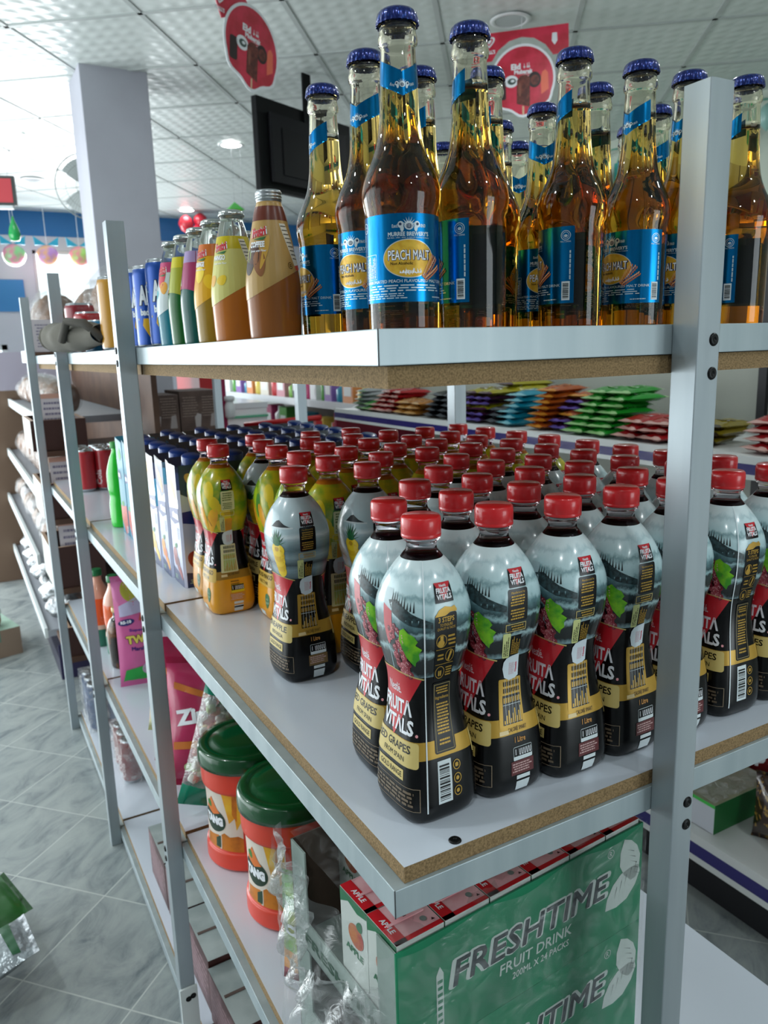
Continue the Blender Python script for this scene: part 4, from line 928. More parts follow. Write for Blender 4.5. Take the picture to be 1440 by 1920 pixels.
def bag(name, label, w, h, t, mat, loc, rot, bands=None, deco=None, seed=0, group=None, cat='bag', part='bag_body'):
    loc = (loc[0], loc[1], loc[2]+w/2*abs(math.sin(rot[1]))+.0005+t*.25*abs(math.sin(rot[0])))
    o = thing(name, label, cat, loc, 0, group); o.rotation_euler = rot
    b = MB(); fr = pouch(b, w, h, t, mat, bands, seed)
    if deco: d = Decal(fr, step=6); deco(d); d.into(b)
    b.build(part, o)
    return o
# ------------------------------------------------------------------ lower shelf
LOZ = -.3857
TOR = P('#d9402a', .35, coat=.3); TGR = P('#064a22', .22, coat=.5)
def jar_label(d):
    wh = P('#d8cdc0', .35); ye = P('#e0b22a', .35, noise=(30, '#d98f22', .4, .6)); og = P('#c9771d', .35, noise=(50, '#a85f14', .4, .6)); gr = P('#12301c', .35)
    for X in (-52, 52):
        d.rect(X-46, X+40, 34, 128, wh, 1)
        d.poly([(X+4, 128), (X+34, 128), (X+34, 84), (X+26, 70), (X+24, 90), (X+14, 80)], ye, 2); d.poly([(X+22, 128), (X+30, 128), (X+27, 84), (X+20, 96)], og, 3)
        d.poly([(X-2, 34), (X+36, 34), (X+36, 56), (X+28, 60), (X+14, 57), (X+4, 62), (X-2, 58)], og, 3); d.poly([(X-40, 34), (X-6, 34), (X-8, 56), (X-40, 50)], og, 3)
        d.ell(X-18, 80, 26, 20, gr, 4, 28); d.poly([(X-36, 96), (X-20, 118), (X-8, 100), (X-2, 94), (X-18, 88)], P('#d8702a', .35), 4.5); d.poly(leaf_pts(X-26, 104, 8, 7, .6, True), P('#3a7a2c', .4), 5)
        d.txt('TANG', X-18, 72, 15, PRW, 6, w=42, bold=.09)
        d.poly([(X-14, 36), (X-4, 36), (X-4, 56), (X-14, 50)], P('#23402c', .4), 4)
        d.rect(X+36, X+41, 34, 128, P('#c53622', .4), 3)
JP = smooth_prof([(.064, 0), (.0690, .004), (.0695, .012), (.0690, .028), (.0665, .032), (.0650, .045), (.0645, .085), (.0655, .125), (.0680, .131), (.0700, .136), (.0700, .166), (.0690, .170)], 55)
def big_jar(label, x, y, rz):
    t = thing('drink_powder_jar', label, 'jar', (x, y, LOZ), rz, 'drink powder jars on the lower shelf')
    b = MB(); b.lathe(JP, TOR, 56)
    d = Decal(surf_fn(JP, .066, PI), step=5); jar_label(d); d.into(b); b.build('jar_body', t)
    l = MB(); l.lathe([(.0705, .166), (.0735, .1655), (.0738, .172), (.0732, .186), (.0705, .1905), (.060, .1915), (.057, .1900), (.0545, .1900), (.050, .1935), (.030, .1955), (.0001, .1960)], TGR, 64, close=False); l.build('lid', t)
    return t
j1 = big_jar('orange drink powder jar with green lid, nearer the wrapped green cartons', .106, .493, math.radians(-16))
j2 = dup(j1, (.094, .647, LOZ), math.radians(-14), 'orange drink powder jar with green lid, beside the clear candy bag')
# shrink-wrapped tray cartons of juice packs
CG = P('#0b7f56', .5, noise=(14, '#0f6e4c', .4, .65)); CGR = P('#7f8f88', .55, noise=(10, '#9aa8a2', .4, .6)); CINK = P('#23282c', .5, noise=(90, '#454b4f', .45, .6)); CSIL = P('#bcc6c1', .45)
BW, BD = .318, .196
def print_front(d, H, off=0):
    top = H*1000-3
    d.txt('FRESHTIME', 160, top-63-off, 31, CSIL, 2, w=210, bold=.06, shear=.18); d.txt('FRESHTIME', 160, top-62-off, 28, CINK, 3, w=200, bold=.022, shear=.18)
    d.txt('FRUIT DRINK', 164, top-80-off, 11.5, CSIL, 2, w=96, bold=.01, shear=.1); d.txt('200ML X 24 PACKS', 170, top-92-off, 7.5, CSIL, 2, w=76, bold=.015, shear=.1)
    d.ring(268, top-14-off, 5, 5, .7, CSIL, 2); d.txt('R', 268, top-17-off, 6, CSIL, 2, w=4)
    for cx, cy, a, s in ((298, top-34-off, -1.25, 1.0), (290, top-62-off, .55, 1.1)):
        pts = [(cx+s*(u*math.cos(a)-v*math.sin(a)), cy+s*(u*math.sin(a)+v*math.cos(a))) for u, v in ((-30, 0), (-22, 9), (-10, 15), (4, 16), (16, 11), (26, 3), (24, -5), (12, -12), (-4, -15), (-18, -10))]
        pts = [(min(315, max(2, p)), q) for p, q in pts]; d.poly(pts, CSIL, 2)
        for k in range(-2, 3):
            d.poly([(min(314, cx+s*(k*8*math.cos(a))), cy+s*(k*8*math.sin(a))), (min(314, cx+s*((k*8+9)*math.cos(a)-9*math.sin(a))), cy+s*((k*8+9)*math.sin(a)+9*math.cos(a))), (min(315, cx+s*((k*8+10)*math.cos(a)-9*math.sin(a))), cy+s*((k*8+10)*math.sin(a)+9*math.cos(a)))], P('#2b3a33', .5), 3)
    d.poly([(42, 6), (50, 6), (50, top-40), (46, top-32), (42, top-40)], CSIL, 2); d.lines(43, 49, 8, top-44, 9, CG, 3, seed=4)
def tray(label, z0, H):
    t = thing('juice_tray_carton', label, 'carton', (.0265, .0505, z0), math.radians(4.3), 'green juice tray cartons stacked on the lower shelf')
    b = MB(); T = .0018
    b.box(0, BW, 0, T, 0, H, CG); b.box(0, BW, BD-T, BD, 0, H, P('#4a3a30', .7)); b.box(0, BW, T, BD-T, 0, T, CGR)
    b.box(BW-T, BW, T, BD-T, 0, H, CGR)
    # left end wall with a die-cut window
    y0, y1, z0_, z1_ = .030, .165, H*(.30 if H < .13 else .55), H
    b.box(0, T, T, y0, 0, H, CGR); b.box(0, T, y1, BD-T, 0, H, CGR); b.box(0, T, y0, y1, 0, z0_, CGR)
    d = Decal(plane_fn((0, -.0001, 0), (1, 0, 0), (0, 0, 1)), step=0); print_front(d, H, 0 if H < .13 else 2); d.into(b)
    e = Decal(plane_fn((-.0001, BD, 0), (0, -1, 0), (0, 0, 1)), step=0); e.txt('FRESHTIME', 98, 10, 12, P('#24513b', .5), 2, w=150, bold=.04, shear=.1); e.rect(0, 222, H*1000-5, H*1000-1, CG, 2) if False else None
    e.into(b); b.build('carton_board', t)
    return t
t1 = tray('green printed fruit drink tray carton, lower of the wrapped two on the lower shelf', LOZ, .1623)
t2 = tray('green printed fruit drink tray carton, upper one with red apple packs showing', LOZ+.1628, .1172)
# the small packs standing in the upper tray
PKR = P('#cf202c', .3, coat=.3); PKP = P('#f3bcc1', .4, noise=(60, '#ecabb2', .45, .6)); PKW = P('#c5cbc6', .35); PKG = P('#1e6b45', .35)
def pack():
    t = thing('juice_pack', 'x', 'juice pack'); w, dd, h = .0505, .0470, .1195
    b = MB(); b.box(0, w, 0, dd, 0, h, PKW, top=PKP)
    d = Decal(plane_fn((0, 0, h+.0001), (1, 0, 0), (0, 1, 0)), step=0)
    d.rect(0, 12, 0, 47, PKR, 2); d.rect(0, 50.5, 0, 5, PKR, 2); d.txt('APPLE', 4, 24, 5.5, PRW, 3, w=20, bold=.03, rot=-PI/2)
    for q in ((20, 20, 3), (20, 28, 2)): d.txt(('ENJOY', 'FRESH')[q[2] % 2], q[0]+8, q[1]+12, 3.4, P('#4a2026', .5), 3, w=13, bold=.02, rot=PI/2)
    d.ell(38, 14, 3.2, 3.2, P('#7f8a86', .3), 3, 14); d.poly([(43, 8), (47, 8), (45, 11)], P('#4a2026', .5), 3)
    d.into(b)
    pf_ = plane_fn((0, dd, 0), (0, -1, 0), (0, 0, 1)); d = Decal(lambda x, y, off: pf_(x*.9, y, off), step=0)
    d.poly([(0, 119), (52, 119), (52, 112), (34, 108), (16, 112), (0, 104)], PKG, 2); d.ell(30, 82, 15, 12, P('#a83a30', .35, noise=(60, '#c07038', .4, .6)), 3, 20); d.poly(leaf_pts(38, 96, 8, 5, .7, False), PKG, 4); d.txt('APPLE', 26, 60, 7, PKG, 3, w=34, bold=.04)
    d.into(b); b.build('pack_body', t)
    s = MB(); s.box(.006, w-.006, .022, .0245, h, h+.0012, PKP); s.build('top_seam', t)
    return t
pk = pack(); M = Matrix.Translation((.0265, .0505, 0)) @ Matrix.Rotation(math.radians(4.3), 4, 'Z'); k = 0
for c in range(6):
    for r in range(4):
        if c == 0 and r > 1: continue
        p = M @ Vector((.0032+c*.0520, .0030+r*.0478, 0)); zz = LOZ+.1628+.0022
        lab = 'red-topped apple juice pack in the upper tray, %s from the corner, %s row back' % (ORD[c], ORD[r])
        if k == 0: o = pk; o.location = (p.x, p.y, zz); o.rotation_euler = (0, 0, math.radians(4.3)); o['label'] = lab
        else: o = dup(pk, (p.x, p.y, zz), math.radians(4.3), lab)
        o['group'] = 'apple juice packs in the tray'; k += 1
# loose shrink film round the two trays
FILM = film('shrink_film', amount=.93, rough=.22, bump=(26, 1.0, .006), milk=.05)
fb = MB(); rnd = random.Random(11)
def film_wall(p0, p1, z0, z1, amp, nu=26, nv=26, cut=None):
    p0, p1 = Vector(p0), Vector(p1); n = Vector((p1.y-p0.y, -(p1.x-p0.x))).normalized()
    ph = [rnd.uniform(0, 6) for _ in range(6)]
    def f(u, v):
        q = p0.lerp(p1, u); a = amp*(.5+.5*math.sin(u*11+ph[0]+v*5)*math.sin(v*9+ph[1]) + .35*math.sin(u*29+ph[2]-v*17)+.25*abs(math.sin(u*7+v*21+ph[3])))*math.sin(PI*min(1, max(0, u)))**.3
        return (q.x+n.x*(.0015+max(0, a)), q.y+n.y*(.0015+max(0, a)), z0+(z1-z0)*v+.004*math.sin(u*17+ph[4])*v)
    s = len(fb.f); fb.grid(nu, nv, f, FILM)
    if cut:
        keep = []; 
        for kf in range(s, len(fb.f)):
            c_ = sum((Vector(fb.v[i_]) for i_ in fb.f[kf]), Vector())/4
            if not cut(c_): keep.append(kf)
        F2 = [fb.f[i_] for i_ in keep]; M2 = [fb.mi[i_] for i_ in keep]; S2 = [fb.sm[i_] for i_ in keep]
        fb.f[s:] = F2; fb.mi[s:] = M2; fb.sm[s:] = S2
A0 = M @ Vector((0, 0, 0)); A1 = M @ Vector((BW, 0, 0)); A2 = M @ Vector((0, BD, 0)); A3 = M @ Vector((BW, BD, 0))
film_wall((A0.x-.0005, A0.y-.0025), (A1.x+.001, A1.y-.0025), LOZ+.004, -.1055, .0012, 34, 26)
film_wall((A2.x-.014, A2.y+.006), (A0.x-.0025, A0.y-.002), LOZ+.004, -.100, .017, 40, 40)
FILM_ = FILM; FILM = film('torn_film', amount=.80, rough=.14, bump=(38, 1.0, .008), milk=.22)
film_wall((A2.x-.004, A2.y+.010), (A0.x-.0045, A0.y+.020), -.27, -.088, .026, 34, 30, cut=lambda c_: c_.z > -.20+.5*abs(c_.y-.17) and c_.y < .19)
FILM = FILM_
# torn film over the top edge
def topf(u, v):
    p = M @ Vector((BW*u, BD*v, 0)); return (p.x, p.y, -.1035+.004*(math.sin(u*23+v*6)*math.sin(v*19+u*4)+1)*.5+ (.010*max(0, v-.6)))
fb.grid(30, 20, topf, FILM)
o = fb.build('shrink_wrap', t2); o.matrix_parent_inverse = Matrix.Identity(4); o.location = (0, 0, 0)
o.parent = None; tag(o, 'crinkled clear shrink film wrapped round the two green tray cartons', 'plastic wrap')
# snack pouch squeezed between jar and trays
YG = P('#a8a31e', .25, coat=.4, noise=(16, '#4f9a2a', .35, .6))
bag('snack_bag', 'yellow and green snack pouch with crimson bottom between orange jar and wrapped trays', .075, .150, .026, YG, (.060, .338, LOZ+.001), (-.06, 0, math.radians(-52)), bands=[(0, .10, P('#8e1230', .3, coat=.4)), (.1, .3, P('#c9821e', .3, coat=.4))], seed=3, deco=lambda d: (d.txt('CHIPS', 0, 70, 16, PRW, 3, w=60, bold=.06), d.poly([(-40, 100), (40, 110), (40, 125), (-40, 118)], P('#2f7a2e', .3), 2)))
# clear bag of marshmallow candy with teal ends
TL = P('#0c8a6c', .2, coat=.5)
CF = film('candy_bag_film', amount=.80, rough=.1, bump=(45, .9, .006), milk=.12)
cb = thing('candy_bag', 'clear bag of pale sweets with teal green top and bottom, leaning beside the orange jar', 'bag', (.056, .768, LOZ+.017)); cb.rotation_euler = (-.05, .30, math.radians(-12))
b = MB(); fr = pouch(b, .105, .250, .050, CF, [(0, .13, TL), (.80, 1.01, TL)], 5, wr=.003)
d = Decal(fr, step=6); d.ell(-18, 196, 7, 7, P('#2f9a3a', .3), 3, 10); d.ell(-6, 205, 7, 7, P('#2f9a3a', .3), 3, 10); d.ell(14, 186, 10, 6, P('#c9807a', .3), 3, 12, .6); d.poly([(-40, 200), (10, 236), (50, 214), (30, 190), (0, 205)], TL, 2); d.into(b)
b.build('bag_film', cb)
b = MB(); rr = random.Random(4)
for k in range(70):
    x, z = rr.uniform(-.036, .036), rr.uniform(.045, .19); y = rr.uniform(-.013, .013); c = ('#d9c9a0', '#c98f86', '#c9cfc0', '#b9c8a0', '#d3d6cf')[k % 5]
    b.lathe([(.004, -.008), (.0075, -.006), (.008, .006), (.004, .008)], P(c, .6), 9, M=Matrix.Translation((x, y, z)) @ Matrix.Rotation(rr.uniform(0, 3), 4, 'X') @ Matrix.Rotation(rr.uniform(0, 3), 4, 'Y'))
o = b.build('sweets', cb); o['kind'] = 'stuff'
# magenta pouches
MG = P('#a31647', .25, coat=.5, noise=(9, '#c2285f', .4, .65)); MY = P('#c98a3a', .3, coat=.4)
def zdeco(d):
    d.poly([(-60, 70), (60, 84), (60, 96), (-60, 84)], P('#c9702a', .35), 2); d.txt('Zip', -20, 112, 36, PRW, 4, w=64, bold=.05, rot=.22); d.poly([(-60, 180), (60, 150), (60, 160), (-60, 192)], P('#c9702a', .35), 2)
    for k in range(6): d.ell(-30+k*11, 38+(k % 2)*12, 10, 9, P(('#c9d39a', '#d9a9a6', '#d3d6d3')[k % 3], .4), 3, 14)
bag('sweets_pouch', 'magenta sweets pouch with white lettering leaning behind the clear candy bag', .150, .235, .060, MG, (.080, .850, LOZ+.001), (-.20, .05, math.radians(-24)), deco=zdeco, seed=7, group='magenta sweets pouches')
bag('sweets_pouch', 'darker magenta sweets pouch standing behind the first, close to the side post', .150, .245, .055, P('#8c1240', .25, coat=.5, noise=(9, '#b81c50', .4, .65)), (.088, .965, LOZ+.001), (-.10, .03, math.radians(-20)), deco=zdeco, seed=8, group='magenta sweets pouches')
bag('sweets_pouch', 'small pouch of pastel marshmallows between side post and pink twist bag', .09, .10, .05, P('#c9a3a6', .4, noise=(60, '#c9cfa0', .35, .6)), (.075, 1.10, LOZ+.001), (-.2, .1, -.3), seed=9, group='magenta sweets pouches')
def twist(d):
    d.poly([(-55, 270), (55, 270), (55, 215), (-20, 190), (-55, 225)], P('#c96fa0', .3), 2); d.ell(-14, 240, 22, 26, P('#a8a43c', .35), 3, 20, .3); d.poly([(-44, 178), (-44, 205), (0, 225), (55, 210), (55, 190), (0, 186)], P('#b3aecb', .35), 3)
    d.poly([(5, 186), (55, 192), (55, 165), (0, 168)], P('#c0503f', .35), 3); d.ell(-30, 165, 20, 8, P('#2a2a66', .35), 4, 20, .2); d.txt('RS-10', -30, 161.5, 8, PRW, 5, w=26, bold=.05, rot=.15)
    d.txt('Super', -8, 140, 9, P('#4b2a86', .35), 4, w=34, bold=.03); d.txt('TWIST', 6, 112, 23, P('#5a3a20', .35), 4, w=82, bold=.12, rot=.08); d.txt('TWIST', 6, 113, 21, P('#d8c85a', .35), 5, w=78, bold=.06, rot=.08)
    d.txt('Marshmallow', 14, 94, 10, P('#3a1a6a', .35), 4, w=74, bold=.04)
    d.poly([(-50, 6), (40, 6), (36, 40), (0, 52), (-40, 44)], P('#1f9a3c', .3), 3); d.ell(14, 44, 16, 16, P('#b39ab0', .35), 4, 16)
bag('marshmallow_bag', 'tall pink twist marshmallow bag with green foot standing between the two side posts', .110, .275, .050, P('#c2588f', .3, coat=.4), (.083, 1.385, LOZ+.001), (-.02, 0, math.radians(-8)), deco=twist, seed=12)
# orange squash bottles and a dark syrup bottle
OB = smooth_prof([(.026, 0), (.030, .004), (.0305, .05), (.028, .07), (.0305, .09), (.0305, .13), (.026, .155), (.015, .178), (.0125, .19), (.0125, .20)], 40)
ORG = P('#d95a1c', .15, coat=.6); LBW = P('#c9b4a6', .35); GT = P('#2f6f5a', .4)
def ob(label, x, y):
    z = [b_[1] for b_ in OB]; mats = []
    for a, c in zip(OB, OB[1:]): m_ = (a[1]+c[1])/2; mats.append(GT if m_ < .045 else LBW if m_ < .062 else ORG if m_ < .135 else P('#d9a08a', .15, coat=.5))
    return turned('orange_drink_bottle', 'bottle_body', OB, ORG, label, 'bottle', (x, y, LOZ), 0, 'orange drink bottles', mats=mats, extra=capx(.0150, .197, .018, P('#0f6a3a', .35)))
ob('orange drink bottle with green cap, nearer one left of the pink marshmallow bag', .072, 1.64); ob('orange drink bottle with green cap, further one by the second side post', .045, 1.73)
turned('syrup_bottle', 'bottle_body', smooth_prof([(.020, 0), (.026, .006), (.030, .05), (.030, .10), (.022, .125), (.012, .135), (.012, .15)], 36), P('#1d120c', .15, coat=.6, noise=(20, '#7a4a1a', .5, .62)), 'squat dark brown syrup bottle with gold foot in front of the orange bottles', 'bottle', (.060, 1.535, LOZ), extra=capx(.014, .147, .012, P('#c9b07a', .35)))
# ------------------------------------------------------------------ bottom shelf
BOZ = -.7756
CARD = P('#3a1c19', .6, noise=(20, '#4a2723', .4, .6)); TAPE = P('#aeb7b6', .3, coat=.3, noise=(16, '#98a3a3', .4, .6)); CMIX = P('#4a3233', .5, noise=(12, '#7d6367', .42, .6))
def brownbox(label, x, y, z, w, dd, h, rz, logo=True):
    t = thing('cardboard_box', label, 'box', (x, y, z), rz, 'brown boxes on the bottom shelf')
    b = MB(); b.box(0, w, 0, dd, 0, h, CARD, top=TAPE)
    d = Decal(plane_fn((0, 0, 0), (1, 0, 0), (0, 0, 1)), step=0)
    if logo: d.ring(w*500, h*420, 26, 20, 1.2, P('#9a8a86', .5), 2, 26); d.txt('Jus', w*500, h*420-8, 18, P('#b7a8a2', .5), 3, w=30, bold=.03, shear=.2)
    d.into(b); d = Decal(plane_fn((0, dd, 0), (0, -1, 0), (0, 0, 1)), step=0); d.rect(3, dd*1000-3, 3, h*1000-3, CMIX, 1); d.lines(10, dd*1000-10, 20, h*1000-20, 6, P('#8d7378', .5), 2, seed=4); d.into(b)
    b.build('box_body', t)
    f = MB(); f.box(.004, w-.004, dd*.48, dd*.52, h, h+.0012, P('#5b4a44', .6)); f.build('flap_seam', t)
    return t
brownbox('dark brown printed carton at the front of the row under the jars', .035, .60, BOZ, .20, .150, .105, .04)
brownbox('taped brown carton second in the row under the jars', .032, .755, BOZ, .20, .150, .115, .02, False)
brownbox('taped brown carton third in the row under the jars', .030, .91, BOZ, .20, .155, .115, 0, False)
brownbox('taped brown carton last in the row by the side post', .030, 1.07, BOZ, .20, .150, .115, 0, False)
bag('snack_bag', 'pinkish crinkled packet standing in front of the brown cartons on the bottom shelf', .12, .16, .05, P('#a87c80', .25, coat=.5, noise=(22, '#c9b0b0', .42, .6)), (.110, .50, BOZ+.001), (-.1, 0, -.3), seed=21, group='packets on the bottom shelf')
RC2 = P('#7d2420', .3, coat=.3)
cc = drink_can('drink_can', 'red cola can at the near corner of the film-wrapped block on the bottom shelf', RC2, .075, 1.655, BOZ, 60, 'film-wrapped cola cans on the bottom shelf', deco_red, h=1.05)
i = 1
for r in range(3):
    for c in range(3):
        if r == c == 0: continue
        dup(cc, (.075+c*.0535, 1.655+r*.0535, BOZ), 1.05, 'red cola can in the film-wrapped block on the bottom shelf, row %s back, %s inwards' % (ORD[r], ORD[c]))
FILM2 = film('can_film', amount=.8, rough=.14, bump=(40, 1.0, .006), milk=.15)
b = MB()
def wrapbox(b, x0, x1, y0, y1, z0, z1, amp, mat, seed):
    r_ = random.Random(seed); ph = [r_.uniform(0, 6) for _ in range(4)]
    pts = [(x0, y0), (x1, y0), (x1, y1), (x0, y1), (x0, y0)]
    def f(u, v):
        k = min(3, int(u*4)); q = u*4-k; (a, c), (e, g) = pts[k], pts[k+1]; s_ = amp*math.sin(u*40+ph[0])*math.sin(v*11+ph[1]+u*9)
        x, y = a+(e-a)*q, c+(g-c)*q; cx, cy = (x0+x1)/2, (y0+y1)/2; L = math.hypot(x-cx, y-cy); return (x+(x-cx)/L*s_, y+(y-cy)/L*s_, z0+(z1-z0)*v)
    b.grid(56, 12, f, mat)
    b.grid(12, 12, lambda u, v: (x0+(x1-x0)*u, y0+(y1-y0)*v, z1+amp*math.sin(u*19+ph[2])*math.sin(v*17+ph[3])), mat)
wrapbox(b, .045, .212, 1.625, 1.795, BOZ+.003, BOZ+.131, .003, FILM2, 2)
tag(b.build('shrink_wrap'), 'clear crinkled film round the block of red cola cans on the bottom shelf', 'plastic wrap')
BB = P('#23406b', .3, coat=.3, noise=(18, '#3c5a80', .4, .6))
db = drink_can('drink_can', 'dark blue can at the near end of the bottom shelf stack beyond the second post', BB, .045, 2.03, BOZ, 30, 'dark blue cans on the bottom shelf', h=1.3)
i = 1
for r in range(3):
    for c in range(2):
        if r == c == 0: continue
        dup(db, (.045+c*.056, 2.03+r*.056, BOZ), .5, 'dark blue can in the bottom shelf stack, row %s back, %s column' % (ORD[r], ORD[c]))
b = MB(); wrapbox(b, .012, .134, 1.998, 2.172, BOZ+.003, BOZ+.162, .003, FILM2, 6); tag(b.build('shrink_wrap'), 'silvery clear film round the dark blue cans at the shelf end', 'plastic wrap')
# ------------------------------------------------------------------ wall gondola on the far side of the aisle
GWH = P('#cdd0cf', .35, coat=.2); GBACK = P('#9c9f96', .6); GBL = P('#2a2568', .25, coat=.5); GBK = P('#0c0c12', .5)
g = thing('gondola_shelf', 'white wall shelf with purple price strip and dark kickboard holding snack packets', 'shelf unit', (0, 0, 0))
MB().box(1.62, 1.66, -.9, 2.62, FLOOR+.001, .66, GBACK).build('back_panel', g)
for y in (-.02, .86, 1.74, 2.59): MB().box(1.606, 1.62, y-.012, y+.012, FLOOR+.05, .66, P('#15151a', .5)).build('upright', g)
def gshelf(x0, z, parent, y0=-.9, y1=2.6, h=.045):
    MB().box(x0+.012, 1.605, y0, y1, z-.02, z, GWH).build('shelf_board', parent)
    b = MB(); b.box(x0, x0+.012, y0, y1, z-h*.28, z+.004, GWH); b.box(x0-.001, x0+.012, y0, y1, z-h*.76, z-h*.28, GBL); b.box(x0-.002, x0+.012, y0, y1, z-h, z-h*.76, GWH)
    b.build('price_strip', parent)
gshelf(1.20, .148, g); gshelf(1.065, -.672, g, h=.06)
MB().box(1.10, 1.60, -.9, 2.6, FLOOR+.001, -.75, GBK).build('kickboard', g)
MB().box(1.205, 1.605, 2.6, 2.62, -.83+.001, .13, P('#8c1030', .35, coat=.3)).build('end_panel', g)
def packet_mesh(w, h, t, mat, acc, seed):
    b = MB(); fr = pouch(b, w, h, t, mat, [(0, .07, acc), (.93, 1.01, acc)], seed, seal=.007, nu=10, nv=12, wr=.0022)
    d = Decal(fr, step=0); d.ell(0, h*500, w*300, h*180, acc, 3, 12); d.rect(-w*300, w*300, h*380, h*420, PRW, 5); d.into(b); return b
PC = {'green': ('#1f9a2c', '#9fd08a'), 'red': ('#b01c22', '#d9a9a0'), 'orange': ('#b5551c', '#d98f2c'), 'purple': ('#3a1238', '#6d5bb0'), 'cyan': ('#189ab8', '#8fd0dc'), 'yellow': ('#a8a01c', '#4a1838'),
      'black': ('#101214', '#5a6066'), 'gold': ('#b5762c', '#e0b070'), 'white': ('#a9aeb0', '#5f8a5a'), 'lime': ('#a6c81a', '#5a8a1a'), 'olive': ('#8a7a1c', '#2a1c10')}
PKP_ = {}
def snack(color, label, loc, rot, s=1.0, group=None):
    if color not in PKP_:
        t = thing('snack_packet', label, 'snack packet'); a, c = [[int(q[i:i+2], 16)/255*.86 for i in (1, 3, 5)] for q in PC[color]]
        packet_mesh(.080, .150, .027, P(a, .25, coat=.4), P(c, .3, coat=.4), len(PKP_)+30).build('packet_body', t); PKP_[color] = t
        t.location = loc; t.rotation_euler = rot; t.scale = (s, s, s); o = t
    else: o = dup(PKP_[color], loc, label=label, rot=rot, scale=(s, s, s))
    if group: o['group'] = group
    return o
rp = random.Random(17)
def pile(color, y, x, n, dz=.0165, z0=.149, drift=.012, lean=0, w='wall shelf', cols=1, s=1.0, name=None, alt=None):
    n = max(2, round(n*.82))
    for k in range(n):
        for c in range(cols):
            col = alt if (alt and k % 3 == 2) else color
            lab = '%s snack packet, %s from the bottom of the %s pile on the %s' % (col, ORD[k], name or color, w)
            if cols > 1: lab = '%s snack packet, %s layer of %s pile on wall shelf, %s stack' % (col, ORD[k], name or color, ('nearer', 'further')[c])
            # lying flat: front side turned up, length pointing across the shelf
            snack(col, lab, (x+k*drift, y+c*.086+rp.uniform(-.002, .002), z0+.0115+k*max(.0165, dz*1.22)), (-PI/2+rp.uniform(-.03, .03)+lean, 0, -PI/2+rp.uniform(-.30, .30)), s, 'snack packets on the wall shelf')
#  (x, y) is the front end of each packet
pile('lime', .50, 1.235, 3, .016, name='lime', cols=1, s=.9)
pile('red', .625, 1.25, 5, .014, cols=1, name='near red', drift=.015)
pile('olive', .78, 1.27, 4, .014, name='olive')
pile('red', .90, 1.235, 4, .014, cols=2, name='middle red', drift=.012)
pile('green', 1.075, 1.225, 8, .0138, cols=2, drift=.014, name='green')
pile('purple', 1.255, 1.255, 7, .0140, drift=.016, name='dark purple', alt='orange')
pile('orange', 1.335, 1.235, 8, .0138, drift=.008, name='orange')
pile('cyan', 1.475, 1.235, 7, .0130, drift=.010, name='cyan', cols=1); pile('black', 1.555, 1.25, 4, .014, name='inner black')
pile('purple', 1.64, 1.235, 7, .0135, drift=.010, name='purple and yellow', alt='yellow', cols=2)
pile('yellow', 1.66, 1.36, 2, .018, z0=.235, name='topmost yellow', drift=.02, s=1.25)
pile('black', 1.84, 1.24, 6, .0138, name='black', cols=2, drift=.01)
pile('gold', 2.03, 1.225, 4, .0138, name='gold', cols=2); pile('red', 2.215, 1.225, 6, .0138, name='far red', cols=2, drift=.014)
pile('green', 2.37, 1.225, 3, .0125, name='small green'); pile('white', 2.455, 1.225, 6, .0110, name='flat white', drift=.006, cols=1, alt=None)
# base shelf goods: handkerchief box, chocolate sacks, big red packets
t = thing('tissue_box', 'white and green tissue box with clear film on the low wall shelf', 'box', (1.10, .545, -.671), 0)
b = MB(); TB = P('#b9bcc4', .5); b.box(0, .20, 0, .26, 0, .070, TB, top=P('#8a8a72', .6)); d = Decal(plane_fn((0, .26, 0), (0, -1, 0), (0, 0, 1)), step=0); d.rect(0, 260, 62, 70, P('#3fae4a', .4), 2); d.rrect(110, 200, 24, 48, 4, P('#22302a', .5), 2); d.txt('Rose Petal', 155, 31, 9, P('#7a9a86', .5), 3, w=70); d.into(b)
b.box(0, .2, -.0006, 0, 0, .07, P('#1c6b34', .45)); b.build('box_body', t)
MB().grid(10, 8, lambda u, v: (.005+.19*u, .005+.25*v, .0712+.010*math.sin(PI*u)*math.sin(PI*v)+.003*math.sin(u*14+v*9)), CF).build('clear_film', t)
SAK = P('#2c1a14', .25, coat=.6, noise=(70, '#a8853a', .56, .68))
for k, (x, y, z) in enumerate(((1.20, .44, -.671), (1.31, .40, -.671), (1.25, .42, -.565))):
    bag('sweets_sack', ['dark sack of gold-wrapped sweets, front one on the low wall shelf', 'dark sack of gold-wrapped sweets, inner one on the low wall shelf', 'dark sack of gold-wrapped sweets lying on top of the two others'][k], .14, .15, .10, SAK, (x, y, z), (-.1 if k < 2 else -.3, 0, math.radians(-60)), seed=40+k, group='dark sweets sacks')
def fs(d): d.txt("Zip's", 0, 60, 42, PRW, 4, w=90, bold=.05, rot=-.1)
bag('snack_bag', 'dark red packet with white lettering standing behind the tissue box', .20, .17, .05, P('#6b1016', .3, coat=.4), (1.345, .62, -.671), (-.12, 0, math.radians(-60)), deco=fs, seed=44)
bag('snack_bag', 'pink packet at the near end of the low wall shelf', .13, .20, .05, P('#b02a5a', .3, coat=.4, noise=(20, '#c9607a', .4, .6)), (1.16, .30, -.671), (-.1, 0, math.radians(-50)), seed=45)
